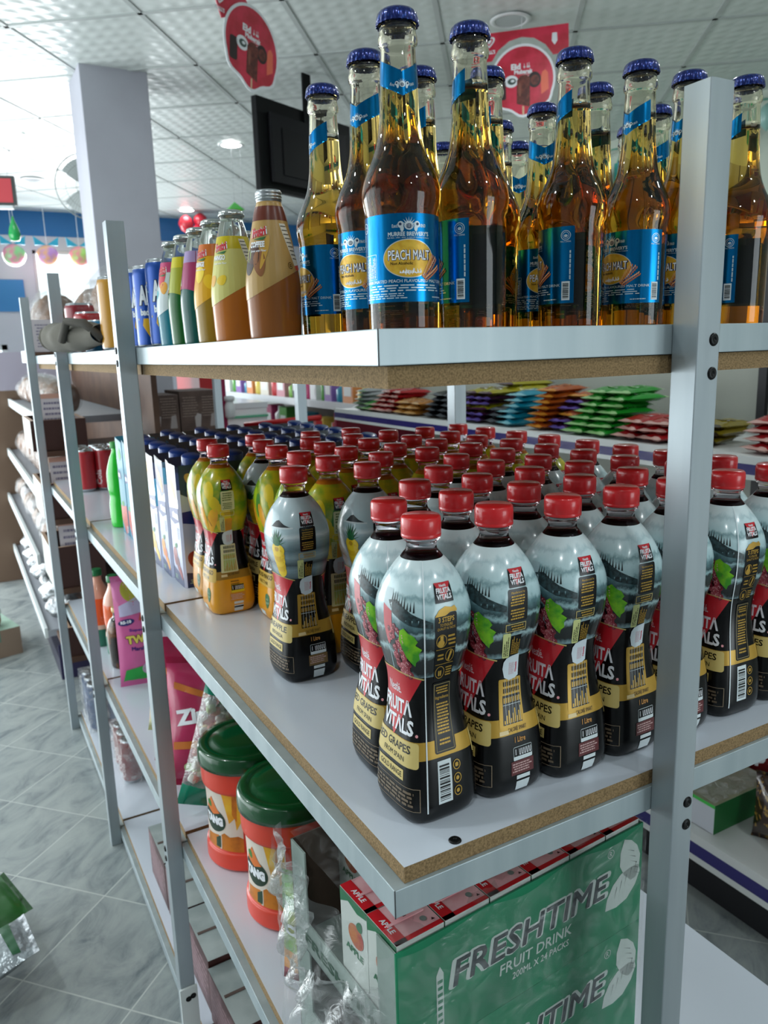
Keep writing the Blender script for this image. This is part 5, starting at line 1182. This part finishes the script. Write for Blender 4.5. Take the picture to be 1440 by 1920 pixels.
# ------------------------------------------------------------------ second gondola line further along, with cosmetics
g2 = thing('gondola_shelf', 'far white wall shelf with cosmetics behind the rack, beyond the snacks', 'shelf unit', (0, 0, 0))
MB().box(2.20, 2.24, 3.2, 7.4, FLOOR+.001, .60, GWH).build('back_panel', g2)
for z in (.085, -.18): 
    MB().box(1.80, 2.20, 3.2, 7.4, z-.02, z, GWH).build('shelf_board', g2); b = MB(); b.box(1.785, 1.80, 3.2, 7.4, z-.04, z+.006, P('#d6dade', .3)); b.build('price_strip', g2)
MB().box(1.70, 2.20, 3.2, 7.4, FLOOR+.001, -.60, GWH).build('base_cabinet', g2)
MB().box(1.80, 2.20, 3.18, 3.2, FLOOR+.001, .10, P('#8c1030', .35)).build('end_panel', g2)
cols = ['#b03a6a', '#d9d4c8', '#4f9a3c', '#c98f9a', '#2f8fb0', '#1c2230', '#d8c25a', '#e0e0e4', '#c0353a', '#8f6bb0', '#7ab04a', '#d98f5a']
rc = random.Random(23); kk = 0; LV = {.085: 'upper', -.18: 'lower'}
cosp = {}
for z in (.085, -.18):
    y = 3.3; n = 0
    while y < 6.9 and n < 20:
        w = rc.uniform(.09, .17); h = rc.uniform(.10, .20); c = cols[(n*5+int(z > 0)) % 12]
        lab = 'small %s toiletry pack on the %s far shelf, %s from its near end' % (['pink', 'cream', 'green', 'rose', 'blue', 'black', 'yellow', 'white', 'red', 'violet', 'lime', 'peach'][cols.index(c)], LV[z], ORD[n])
        b = MB(); 
        if n % 2: b.lathe([(w*.32, 0), (w*.36, .01), (w*.36, h*.7), (w*.2, h*.8), (w*.18, h)], P(c, .4), 14)
        else: b.box(-.05, .05, -w/2, w/2, 0, h, P(c, .45)); b.box(-.052, -.05, -w*.35, w*.35, h*.3, h*.7, P('#dfe2e2', .5))
        o = b.build('toiletry_pack', loc=(1.87, y+w/2, z+.0005)); tag(o, lab, 'pack', 'toiletries on the far shelf'); y += w+.012; n += 1
# red promotion cabinet and white chest freezer in the gap
t = thing('display_cabinet', 'tall red display cabinet with magenta edge seen through the rack gap', 'cabinet', (1.0, 3.95, FLOOR+.001))
MB().box(0, .115, 0, .5, 0, 1.14, P('#b0161e', .4, coat=.2)).build('cabinet_body', t); MB().box(.116, .150, 0, .5, 0, 1.14, P('#8c1246', .4)).build('side_panel', t)
MB().lathe([(.02, .86), (.03, .87), (.03, .93), (.022, .95), (.022, .96), (.03, .962), (.03, .985), (.01, .99)], P('#d9dde0', .3), 16, M=Matrix.Translation((.155, -.04, 0))).build('label_roll', t)
t = thing('chest_freezer', 'white chest freezer beside the red cabinet in the bright background', 'freezer', (1.24, 4.6, FLOOR+.001))
MB().box(0, .40, 0, .7, 0, .86, P('#e6eaec', .35)).build('freezer_body', t, bevel=.01); MB().box(-.005, .405, -.005, .705, .862, .90, P('#d3dbde', .3)).build('lid', t, bevel=.005); MB().box(.0, .4, -.012, -.001, .80, .815, P('#57b08a', .4)).build('green_trim', t)
t = thing('counter_rail', 'red counter rail in the background just over the dark carton caps', 'rail', (0, 0, 0)); b = MB(); b.tube([(1.3, 4.1, -.03), (1.68, 3.80, .008)], .016, P('#b81c20', .4)); b.build('rail', t)
b = MB(); b.box(1.32, 1.36, 4.06, 4.10, FLOOR+.001, -.04, P('#b81c20', .4)); b.box(1.64, 1.68, 3.79, 3.83, FLOOR+.001, -.01, P('#b81c20', .4)); b.build('leg', t)
# ------------------------------------------------------------------ bread rack beyond the drinks rack
BRN = P('#4b3326', .65, noise=(8, '#5a4030', .4, .6)); BRD = P('#3a201a', .7); LIP = P('#d3dadb', .4)
br = thing('bread_rack', 'brown shelf unit with white lips full of bagged bread beyond the aluminium rack', 'shelf unit', (0, 0, 0))
BL = [(.186, .028), (-.083, -.007), (-.33, -.034), (-.622, -.04)]
for z, x0 in BL:
    MB().box(x0+.012, .36, 2.66, 4.28, z-.03, z-.004, P('#9a9ea6', .5)).build('shelf_board', br)
    MB().box(x0, x0+.0115, 2.66, 4.28, z-.034, z+.006, LIP).build('shelf_lip', br)
MB().box(.365, .385, 2.30, 4.28, FLOOR+.001, .52, BRN).build('back_panel', br)
b = MB(); b.box(-.20, .364, 4.285, 4.31, FLOOR+.001, .235, P('#6d5848', .6)); b.box(-.20, .364, 4.285, 4.31, .236, .44, P('#a49fae', .6)); b.build('end_panel', br)
MB().box(.0, .364, 2.64, 2.655, FLOOR+.001, -.69, P('#2a2548', .4)).build('base_panel', br)
MB().box(.0, .364, 2.66, 4.28, FLOOR+.001, FLOOR+.08, P('#3a3a48', .5)).build('base', br)
for z in (.10, -.13, -.372, -.62): MB().box(.0, .364, 2.30, 2.63, z-.020, z-.002, BRN).build('tray_shelf', br)
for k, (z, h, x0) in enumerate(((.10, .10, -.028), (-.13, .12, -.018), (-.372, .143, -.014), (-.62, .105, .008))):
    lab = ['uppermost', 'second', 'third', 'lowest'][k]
    t = thing('wooden_crate', 'dark brown wooden crate with daylight-toned edge, %s on the near end of the bread rack' % lab, 'crate', (x0, 2.31, z), 0, 'crates on the bread rack')
    b = MB(); L, D_, T = .17, .30, .012
    b.box(0, L, 0, T, 0, h, BRD, top=P('#a88a72', .6)); b.box(0, L, D_-T, D_, 0, h, BRD, top=P('#a88a72', .6)); b.box(0, T, T, D_-T, 0, h, P('#c2c4bc', .5), top=P('#a88a72', .6)); b.box(L-T, L, T, D_-T, 0, h, BRD, top=P('#a88a72', .6)); b.box(T, L-T, T, D_-T, 0, .008, BRD)  # aisle-side wall coloured pale to stand for side light on brown wood
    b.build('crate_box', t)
    # printed price sheet standing in the crate
    t = thing('price_sheet', 'printed price sheet standing in the %s brown crate' % lab, 'sheet', (x0+.035, 2.335, z+.009), -.12, 'price sheets in the crates')
    b = MB(); hh = h+.075; b.box(0, .075, 0, .002, 0, hh, P('#b9b2b6', .6)); d = Decal(plane_fn((0, -.0001, 0), (1, 0, 0), (0, 0, 1)), step=0); d.rect(0, 75, hh*1000-16, hh*1000, P('#b58a7a', .6), 2); d.lines(8, 70, 12, hh*1000-22, 8, P('#6f6a80', .6), 2, seed=k, fill=.4); d.into(b); b.build('sheet', t)
BRE = P('#4c2f1c', .6, noise=(18, '#6f4a2c', .4, .6)); BF = film('bread_film', amount=.92, rough=.25, bump=(30, 1.0, .008), milk=.05); SVF = P('#8d9092', .22, metal=.8, bump=(40, 1.0, .01)); DRK = P('#2c211d', .3, coat=.6, noise=(40, '#8a8286', .52, .64))
def lump(b, w, d_, h, mat, seed, n=14, amp=.12):
    r_ = random.Random(seed); ph = [r_.uniform(0, 6) for _ in range(5)]
    def f(u, v):
        a = 2*PI*u; e = PI*(v-.5); q = 1+amp*(math.sin(a*3+ph[0]+v*5)*math.cos(e)+.6*math.sin(a*7+ph[1])*math.sin(v*11+ph[2]))
        return (w/2*q*math.cos(e)**.6*math.cos(a) if math.cos(e) > 0 else 0, d_/2*q*max(0, math.cos(e))**.6*math.sin(a), h/2+h/2*math.sin(e)*(1+.06*math.sin(a*4)*max(0, math.sin(e))))
    b.grid(n*2, n, f, mat)
def bread(label, loc, w, d_, h, mat, filmm, seed, group, cat='bread', nm='bread_bag', rz=0):
    t = thing(nm, label, cat, loc, rz, group)
    if filmm:
        b = MB(); lump(b, w*.92, d_*.92, h*.86, mat, seed, 10, .05); b.build('loaf', t)
        b = MB(); lump(b, w, d_, h*.97, filmm, seed+1, 14, .10); b.build('clear_wrapper', t)
    else: b = MB(); lump(b, w, d_, h, mat, seed, 14, .16); b.build('foil_packet', t)
    return t
rb = random.Random(5)
for L_, (z, x0) in enumerate(BL):
    yy = 2.72
    for k in range(7):
        w = .17; dd = .18; h = (.155, .15, .14, .11)[L_]*rb.uniform(.8, 1.0); mat = (BRE, BRE, DRK if k % 2 else BRE, SVF)[L_]; fm = (BF, BF, BF, None)[L_]
        bread('%s on the %s shelf of the bread rack, %s from the near end' % (('bagged loaf', 'bagged buns', 'dark bagged cake', 'silver foil packet')[L_], ['top', 'second', 'third', 'lowest'][L_], ORD[k]), (x0+.105, yy+dd/2, z-.0035), w*.84, dd*.92, h, mat, fm, L_*20+k, 'goods on the %s bread shelf' % ['top', 'second', 'third', 'lowest'][L_], cat='bread' if L_ < 3 else 'packet', nm='bread_bag' if L_ < 3 else 'foil_packet')
        yy += .205
# printed brown cartons seen through the rack above the blue caps
CBX = P('#4c3a34', .7, noise=(12, '#5d4a42', .4, .6))
for k in range(2):
    t = thing('printed_carton', 'brown printed carton seen behind the blue caps under the top shelf, %s one across' % ORD[k], 'carton', (.40+k*.165, 2.72, .085), 0, 'printed cartons behind the rack')
    b = MB(); b.box(0, .160, 0, .24, 0, .155+(.012 if k == 1 else 0), CBX); d = Decal(plane_fn((0, 0, 0), (1, 0, 0), (0, 0, 1)), step=0)
    for j in range(2): d.lines(8+j*78, 74+j*78, 60, 146, 8, P('#85746a', .7), 2, seed=k*5+j, fill=.35)
    d.poly([(60, 20), (80, 20), (86, 70), (70, 76), (58, 60)], P('#a39a98', .4), 3); d.poly([(120, 20), (150, 20), (146, 74), (128, 70)], P('#958a88', .4), 3); d.into(b); b.build('carton_body', t)
MB().box(.0, .364, 2.30, 2.63, .400, .418, BRN).build('tray_shelf', br)
MB().box(-.004, -.0005, 2.30, 2.63, .385, .425, LIP).build('shelf_lip', br)
for k in range(2): bread(['tall brown bread bag at the near end above the bread rack crates', 'tall brown bread bag behind the first above the crates'][k], (.10, 2.39+.165*k, .4185), .15, .15, .21, BRE, BF, 120+k, 'tall bread bags above the crates')
t = thing('price_sheet', 'price sheet standing before the tall bread bags above the crates', 'sheet', (.01, 2.305, .4185), -.1, 'price sheets in the crates'); b = MB(); b.box(0, .07, 0, .002, 0, .10, P('#b9b2b6', .6)); d = Decal(plane_fn((0, -.0001, 0), (1, 0, 0), (0, 0, 1)), step=0); d.lines(8, 64, 12, 88, 8, P('#6f6a80', .6), 2, seed=3, fill=.4); d.into(b); b.build('sheet', t)
t = thing('storage_table', 'dark table under the printed cartons behind the rack', 'table', (.39, 2.68, FLOOR+.001)); MB().box(0, .36, 0, .32, .890, .914, P('#241a18', .6)).build('table_top', t)
for x, y in ((.02, .02), (.31, .02), (.02, .28), (.31, .28)): MB().box(x, x+.03, y, y+.03, 0, .8895, P('#241a18', .6)).build('leg', t)
# green-wrapped cardboard box with tubs on the floor
t = thing('cardboard_box', 'cardboard box with pale green wrapped top on the floor by the bread rack', 'box', (-.36, 2.98, FLOOR+.001), .25)
b = MB(); b.box(0, .26, 0, .30, 0, .12, P('#8c7766', .7), top=P('#8fae9c', .35, noise=(14, '#a9c4b4', .4, .6))); d = Decal(plane_fn((0, 0, 0), (1, 0, 0), (0, 0, 1)), step=0); d.rect(130, 180, 70, 120, P('#5f7f6d', .5), 2); d.lines(20, 120, 20, 60, 3, P('#6a5848', .6), 2); d.into(b); b.build('box_body', t)
for k, (x, y) in enumerate(((-.30, 3.06), (-.21, 3.10), (-.33, 3.17))):
    tb = thing('food_tub', 'brown food tub with cloudy film on the green-topped box, %s' % ['nearest', 'beside the rack', 'furthest'][k], 'tub', (x, y, FLOOR+.1215), 0, 'tubs on the floor box')
    MB().lathe([(.030, 0), (.036, .02), (.036, .05), (.032, .052)], P('#5a2c22', .4, noise=(30, '#9a6a44', .45, .6)), 20).build('tub', tb); MB().lathe([(.0365, .0505), (.040, .056), (.038, .085), (.02, .1), (.0001, .102)], P('#c3d0c8', .3, bump=(50, 1, .006)), 18, close=False).build('film_cover', tb)
# packets lying on the floor near us
def fdeco(d): d.poly([(-50, 60), (50, 90), (50, 110), (-50, 80)], P('#8a6a2c', .4), 2); d.ell(10, 30, 14, 12, P('#c9501c', .4), 3, 16); d.poly([(-30, 118), (0, 140), (-6, 118)], P('#c9d83a', .4), 3)
bag('snack_bag', 'green snack bag with yellow flash lying on the floor', .15, .19, .05, P('#1b5a1c', .3, coat=.4), (-.425, 1.205, FLOOR+.03), (-1.35, .1, -1.25), deco=fdeco, seed=61, group='bags lying on the floor')
def fdeco2(d): d.ell(20, 52, 12, 9, P('#c99a3a', .4), 3, 14); d.ell(-4, 60, 9, 12, P('#1d2a2c', .4), 3, 14); d.poly([(-60, 150), (60, 158), (60, 172), (-60, 170)], P('#14502c', .3), 3)
bag('snack_bag', 'silver grey snack bag with black and orange mark lying nearest on the floor', .15, .20, .06, P('#8f969a', .25, metal=.5, bump=(30, .8, .008)), (-.425, 1.06, FLOOR+.03), (-1.30, -.1, -1.45), deco=fdeco2, seed=62, group='bags lying on the floor')
# ------------------------------------------------------------------ things on the top shelf beyond the side post
for k, (x, y, r, h, c, lab) in enumerate(((.045, 1.52, 1.25, .95, '#8c2630', 'maroon tin with dark rim at the far end of the top shelf'), (.040, 1.36, 1.2, .72, '#a01c22', 'low red tin beside the blue one on the top shelf'), (.105, 1.36, 1.2, .72, '#a01c22', 'low red tin, inner one behind the blue tin'), (.040, 1.225, 1.3, .53, '#1678a8', 'short bright blue tin behind the grey bag on the top shelf'), (.045, 1.60, 1.1, .62, '#3a6a3c', 'small green tin next to the post at the far end'))):
    drink_can('food_tin', lab, P(c, .3, coat=.3), x, y, TOPZ, 0, 'tins on the top shelf', h=h, r=r, cat='tin')
tt = drink_can('drink_can', 'orange and grey tall can right behind the second side post on the top shelf', P('#c08a2c', .3, coat=.3), .040, 1.075, TOPZ, 30, 'tins on the top shelf', h=1.1)
t = thing('rolled_cloth', 'grey rolled fabric bag lying on the edge of the top shelf', 'cloth', (-.012, 1.20, .4062)); t.rotation_euler = (0, 0, math.radians(-78))
b = MB(); GRC = P('#67645c', .95, bump=(60, .5, .002))
b.grid(28, 22, lambda u, v: ((v-.5)*.26+.012*math.sin(u*6), .034*(1-.35*abs(v-.4)**1.5*3)*math.sin(2*PI*u)*(1+.06*math.sin(v*21)), .030+.029*(1-.9*max(0, v-.55))*math.cos(2*PI*u)*(1+.05*math.sin(v*19+u*6))), GRC)
b.build('fabric_roll', t)
b = MB(); b.tube([(-.13+.0*k, .026*math.cos(k/10*2*PI), .030+.022*math.sin(k/10*2*PI)) for k in range(11)], .006, GRC); b.build('rim', t)
b = MB(); b.tube([(.02, -.036, .02), (.05, -.034, .055), (.10, -.02, .05), (.13, .0, .02)], .008, P('#4d4a44', .95)); b.build('strap', t)
bag('snack_bag', 'small orange packet tucked behind the grey rolled cloth', .08, .05, .04, P('#d9562c', .35, coat=.3), (.062, 1.135, TOPZ+.001), (-.3, 0, -.4), seed=71)
for k, (x, y, w, h) in enumerate(((.19, 1.60, .17, .21), (.20, 1.82, .18, .24), (.18, 2.05, .17, .22), (.40, 1.72, .17, .22), (.39, 1.95, .17, .2))):
    bread('brown bread bag in clear film heaped on the top shelf, %s' % ['nearest the tins', 'middle of outer row', 'last of outer row', 'inner one nearest us', 'inner one furthest back'][k], (x, y, TOPZ+.0005), w, .20, h, BRE, BF, 90+k, 'bread bags on the top shelf')
# bread bags on a tall stand beyond the rack end
for k, (y, z) in enumerate(((2.50, .19), (2.78, .19), (3.05, .19))): pass
# ------------------------------------------------------------------ hanging things
def sign(name, label, cen, normal, roll=0):
    t = thing(name, label, 'hanging sign', cen); n = Vector(normal).normalized(); q = n.to_track_quat('Y', 'Z'); t.rotation_mode = 'XYZ'
    t.rotation_euler = (q.to_matrix().to_4x4() @ Matrix.Rotation(roll, 4, 'Y')).to_euler(); return t
SRED = P('#a81c30', .35, coat=.3, noise=(14, '#c22a44', .4, .6)); SWH = P('#d3d6da', .4); SDK = P('#2a1c1c', .4); SBR = P('#4a211c', .35, noise=(40, '#6b342a', .4, .6)); SOR = P('#d9684f', .4)
def ice_art(d):
    d.txt('Eid', -30, 46, 26, SWH, 4, w=44, bold=.05); d.txt('Mubarak', 4, 26, 19, SWH, 4, w=84, bold=.05); d.poly([(-14, 22), (48, 26), (40, 15), (10, 14), (38, 18), (44, 23)], SWH, 4)
    for x in (8, 22, 30): d.rect(x, x+2, 50, 72-(x % 5), SWH, 4); d.ell(x+1, 54, 4, 5, SWH, 4, 10)
    d.rrect(-118, -78, -78, 6, 10, SDK, 4); d.ell(-52, -2, 32, 26, SWH, 4, 20); d.ell(-50, -2, 20, 14, P('#3a4a44', .4), 5, 14); d.ell(-46, 0, 9, 6, SWH, 6, 10)
    d.poly([(-30, -100), (30, -118), (34, 6), (14, 22), (-10, 18), (-26, 0)], SBR, 5); d.ell(-14, -40, 7, 30, P('#7a4a3c', .3), 6, 14); d.ell(54, -4, 30, 34, SDK, 4.5, 22); d.ell(56, -6, 20, 22, SBR, 5, 18); d.poly([(84, -70), (118, -50), (116, 20), (104, 34), (90, 26), (82, -2)], SOR, 4)
    d.rect(-4, 4, -150, -112, P('#c9a98a', .5), 4)
def heart(d, cx, cy, s):
    for r, m, l in ((1, SWH, 4), (.68, SRED, 5), (.42, SWH, 6)):
        pts = []
        for k in range(26):
            a = 2*PI*k/26; pts.append((cx+s*r*1.0*math.sin(a)**3, cy+s*r*(.82*math.cos(a)-.31*math.cos(2*a)-.12*math.cos(3*a))))
        d.poly(pts, m, l)
def disc_outline(r, bumps=True):
    pts = []
    for k in range(48):
        a = 2*PI*k/48; q = r*(1+(.06*math.sin(a*7) if (bumps and math.sin(a) < -.45) else 0)); pts.append((q*math.cos(a), q*math.sin(a)*1.02))
    return pts
def plate(b, pts, t, m, dx=0, dz=0, y=0):
    n = len(pts); v = [(x+dx, y-t/2, z+dz) for x, z in pts]+[(x+dx, y+t/2, z+dz) for x, z in pts]
    b.raw(v, [tuple(range(n)), tuple(range(2*n-1, n-1, -1))]+[(k, n+k, n+(k+1) % n, (k+1) % n) for k in range(n)], m)
def mobile(label, cen, normal, band, rollb=0, r=.15):
    t = sign('hanging_sign', label, cen, normal)
    b = MB(); plate(b, disc_outline(r), .003, SWH); k = r/.15
    d = Decal(lambda x, y, off: (x*.001*k, -.0017-off, y*.001*k), step=0); pts = [(x*1000/k*.93, z*1000/k*.93) for x, z in disc_outline(r)]; d.poly(pts, SRED, 1); ice_art(d); d.into(b)
    b.build('picture_disc', t)
    b = MB(); plate(b, band, .003, SRED, y=.006); d = Decal(lambda x, y, off: (x*.001, .0043-off, y*.001), step=0)
    hx = sum(p[0] for p in band[:2])/2*1000
    heart(d, band[0][0]*1000+48, band[0][1]*1000-34, 26); d.txt("WALL'S", band[0][0]*1000+48, band[0][1]*1000-84, 16, SWH, 4, w=52, bold=.05); d.poly([(150, 150+k_) for k_ in ()] or [(band[1][0]*1000-70, band[1][1]*1000-30), (band[1][0]*1000-50, band[1][1]*1000-30), (band[1][0]*1000-48, band[1][1]*1000-62), (band[1][0]*1000-60, band[1][1]*1000-78), (band[1][0]*1000-72, band[1][1]*1000-62)], SWH, 4)
    d.into(b); o = b.build('red_banner', t); o.rotation_euler = (0, rollb, 0)
    return t
def cord(t_, p0, p1): 
    b = MB(); b.tube([p0, p1], .0012, P('#c9ccd0', .5), 6); return b
A_ = [(-.19, .205), (.20, .205), (.20, .09), (.13, .09)]+[(.145*math.cos(a), .03+.145*math.sin(a)) for a in (.45, .8, 1.2, PI/2, 1.95, 2.35, 2.7)]+[(-.19, .09)]
def put_cord(t, x, z):
    t.matrix_world; bpy.context.view_layer.update(); w = t.matrix_world @ Vector((x, .003, z)); i_ = t.matrix_world.inverted() @ Vector((w.x, w.y, CEIL-.006))
    MB().tube([(x, .008, z), tuple(i_)], .0012, P('#c9ccd0', .5), 6).build('hanging_string', t)
camdir = lambda p: Vector((-0.24-p[0], -0.4387-p[1], 0))
c1_ = (.950, 2.684, 1.556)
s1 = mobile('round red ice cream mobile hanging left of the black screen, turned half sideways', c1_, (-.15, -1, .0), [(-.215, .150), (-.065, .205), (-.005, .13), (-.155, .045)], r=.150)
s1.rotation_euler = (.0, .12, math.radians(26))
put_cord(s1, -.02, .20)
c2_ = (2.134, 2.496, 1.538)
s2 = mobile('round red ice cream mobile with arched banner hanging behind the malt bottles', c2_, camdir(c2_), A_, r=.142)
v = camdir(c2_); s2.rotation_euler = (0, -.03, math.atan2(v.y, v.x)+PI/2)
put_cord(s2, .0, .2)
# the signs' printed side looks towards -Y of their own frame
# black screen seen from behind, hung from the ceiling
t = thing('television', 'black television seen from behind, hanging from the ceiling behind the bottles', 'television', (1.55, 3.56, 1.19), math.radians(25.5))
b = MB(); TVB = P('#060709', .6, spec=.2); b.box(-.37, .37, -.018, .018, 0, .425, TVB); b.build('screen_frame', t, bevel=.004)
MB().box(-.30, .30, -.040, -.0185, .04, .36, P('#0c0c11', .6, spec=.25)).build('back_cover', t, bevel=.008)
MB().box(-.22, .10, -.044, -.0405, .08, .30, P('#08080c', .6, spec=.25)).build('recess_panel', t, bevel=.003)
MB().box(-.03, .03, -.03, -.019, .36, .604, TVB).build('ceiling_bracket', t)
# red monitor at the far end
t = thing('monitor', 'monitor with red picture and dark frame hanging at the far edge near the blue wall', 'monitor', (.205, 4.42, 1.22), math.radians(-16))
MB().box(-.36, 0, -.015, .015, 0, .15, P('#3d4140', .5)).build('frame', t); MB().box(-.345, -.015, -.0165, -.0152, .014, .136, P('#a5383f', .5, emit=.35)).build('screen', t)
MB().box(-.36, -.02, -.02, .02, -.018, -.002, P('#cfd6d6', .4)).build('speaker_bar', t); MB().box(-.19, -.17, -.005, .005, .15, .574, P('#8a8e8e', .4)).build('ceiling_rod', t)
# caged fan beside the pillar
fc = Vector((.66, 4.86, 1.43)); n = Vector((-.16, -1, -.15)).normalized()
t = thing('fan', 'wall fan with round wire cage partly hidden behind the grey pillar', 'fan', fc); t.rotation_euler = n.to_track_quat('Z', 'Y').to_euler()
WIR = P('#8f9492', .35, metal=.6)
b = MB(); circ = lambda r, z, k=48: [(r*math.cos(2*PI*j/k), r*math.sin(2*PI*j/k), z) for j in range(k+1)]
b.tube(circ(.19, 0), .004, WIR, 6, caps=False); b.tube(circ(.13, .035), .0012, WIR, 4, caps=False); b.tube(circ(.07, .045), .0012, WIR, 4, caps=False); b.tube(circ(.035, .05), .0015, WIR, 4, caps=False)
for k in range(54):
    a = 2*PI*k/54; b.tube([(.035*math.cos(a), .035*math.sin(a), .05), (.12*math.cos(a+.12), .12*math.sin(a+.12), .040), (.188*math.cos(a+.2), .188*math.sin(a+.2), .002)], .0009, WIR, 3, caps=False)
b.build('wire_cage', t)
b = MB()
for k in range(3):
    a0 = 2*PI*k/3; b.grid(8, 8, lambda u, v, a0=a0: ((.03+.135*u)*math.cos(a0+(v-.5)*1.4*(1-.3*u)), (.03+.135*u)*math.sin(a0+(v-.5)*1.4*(1-.3*u)), .006+.018*(v-.5)), P('#c3cac9', .3))
b.build('blades', t)
MB().lathe([(.0001, -.13), (.04, -.125), (.055, -.10), (.055, -.03), (.03, -.01), (.028, .02)], P('#c9cdcb', .4), 20).build('motor', t)
_W = (Matrix.Translation(fc) @ t.rotation_euler.to_matrix().to_4x4()).inverted()
MB().tube([_W @ Vector(q) for q in ((.66, 4.99, 1.43), (.70, 5.0, 1.27), (.72, 4.5, 1.22), (.72, 4.203, 1.22))], .013, P('#b9bdbb', .4)).build('bracket', t)
# hanging ornaments along the window
def orn(loc, r, c1, c2, lab, nm='hanging_lantern'):
    t = thing(nm, lab, 'ornament', loc, 0, 'hanging ornaments by the window'); b = MB()
    b.lathe([(r*math.cos(a), r*math.sin(a)) for a in [(-PI/2+PI*k/12) for k in range(13)]], P(c1, .25, coat=.3, noise=(9, c2, .42, .58)), 24, close=False); b.build('ball', t)
    b = MB()
    for s_ in (-1, 1): b.raw([(0, 0, r*1.0), (s_*r*1.1, -.01, r*1.75), (s_*r*1.1, .01, r*1.75), (s_*r*1.0, .012, r*.95), (s_*r*1.0, -.012, r*.95)], [(0, 1, 4), (0, 3, 2), (1, 2, 3, 4), (0, 2, 1), (0, 4, 3)], P('#2a9fc0', .4))
    b.build('bow', t)
    MB().tube([(0, 0, r*.95), (0, 0, CEIL-loc[2]-.002)], .0025, P('#c9cfd3', .5), 5).build('string', t)
for k, (x, lab) in enumerate(((.43, 'pink and green ball ornament hanging furthest from the pillar'), (.715, 'peach and violet ball ornament hanging in front of the bright window'), (1.00, 'pink and lime ball ornament hanging close beside the grey pillar'))):
    orn((x, 7.7, 1.345), .10, ('#d98aa0', '#e3a983', '#e08a90')[k], ('#8fd08f', '#c08ad0', '#a6d06a')[k], lab)
t = thing('hanging_lantern', 'green glittery drop lantern hanging under the monitor', 'ornament', (.30, 5.9, 1.30), 0, 'hanging ornaments by the window')
MB().lathe([(.002, -.07), (.03, -.065), (.042, -.03), (.035, .01), (.012, .07), (.006, .10)], P('#119a4a', .2, coat=.6), 18).build('drop', t); MB().tube([(0, 0, .098), (0, 0, .498)], .002, P('#c9cfd3', .5), 5).build('string', t)
t = thing('hanging_ornament', 'green and yellow paper house ornament above the drink bottles', 'ornament', (1.64, 5.0, 1.37), 0, 'paper ornaments under the ceiling')
b = MB(); G_ = P('#2fa82c', .5); Y_ = P('#b8c82c', .5); b.box(-.035, .035, -.03, .03, -.05, 0, Y_); b.raw([(-.055, -.045, 0), (.055, -.045, 0), (.055, .045, 0), (-.055, .045, 0), (0, 0, .055)], [(0, 1, 4), (1, 2, 4), (2, 3, 4), (3, 0, 4), (3, 2, 1, 0)], G_); b.build('paper_house', t)
MB().tube([(0, 0, .05), (0, 0, .428)], .0008, P('#8d9396', .7), 5).build('string', t)
t = thing('hanging_ornament', 'bright green paper block ornament lower behind the silver-capped bottle', 'ornament', (1.72, 5.05, 1.15), 0, 'paper ornaments under the ceiling')
MB().box(-.05, .05, -.04, .04, -.05, .05, G_).build('paper_block', t); MB().tube([(0, 0, .05), (0, 0, .648)], .0008, P('#8d9396', .7), 5).build('string', t)
t = thing('balloon_cluster', 'red and blue balloons under the ceiling by the blue wall band', 'balloon', (2.12, 7.6, 1.66), 0)
for k, (x, z, c) in enumerate(((-.10, .02, '#c9303f'), (.05, .05, '#b8283a'), (.13, -.04, '#4a3a86'), (0, -.07, '#d9405a'))):
    MB().lathe([(.004, -.09), (.05, -.06), (.075, 0), (.06, .05), (.02, .08), (.001, .083)], P(c, .3, coat=.4), 16, M=Matrix.Translation((x, 0, z))).build('balloon', t)
# teal and clear garland on the wall to the far side
t = thing('garland', 'teal and green ornament garland on the pale wall behind the last malt bottles', 'garland', (4.02, 0, 0)); 
b = MB(); rr = random.Random(8)
pts = [(0, 1.5+k*.18, 1.72+.05*math.sin(k*1.1)-.02*k*.2) for k in range(18)]; b.tube(pts, .006, P('#4f8a78', .5), 6); b.build('cord', t)
for k in range(16):
    y = 1.55+k*.18; z = 1.66-.02*(k % 3)-.004*k; c = ('#0f9a80', '#2fb06a', '#8fb8b0', '#0e8f92')[k % 4]
    MB().lathe([(.002, -.09), (.035, -.05), (.045, 0), (.03, .04), (.004, .06)], P(c, .3, coat=.4), 12, M=Matrix.Translation((-.02, y, z-.04*(k % 2)))).build('pendant', t)
t = thing('wall_poster', 'teal poster on the pale wall behind the malt bottle necks', 'poster', (4.085, 3.62, 1.48)); MB().box(0, .012, 0, .26, 0, .16, P('#1f8f86', .5)).build('poster_sheet', t)
t = thing('wall_poster', 'blue poster on the back wall at the far edge, beside the hanging balls', 'poster', (-.35, 8.036, .86)); MB().box(0, .86, 0, .012, 0, .30, P('#2f6ea3', .5)).build('poster_sheet', t)
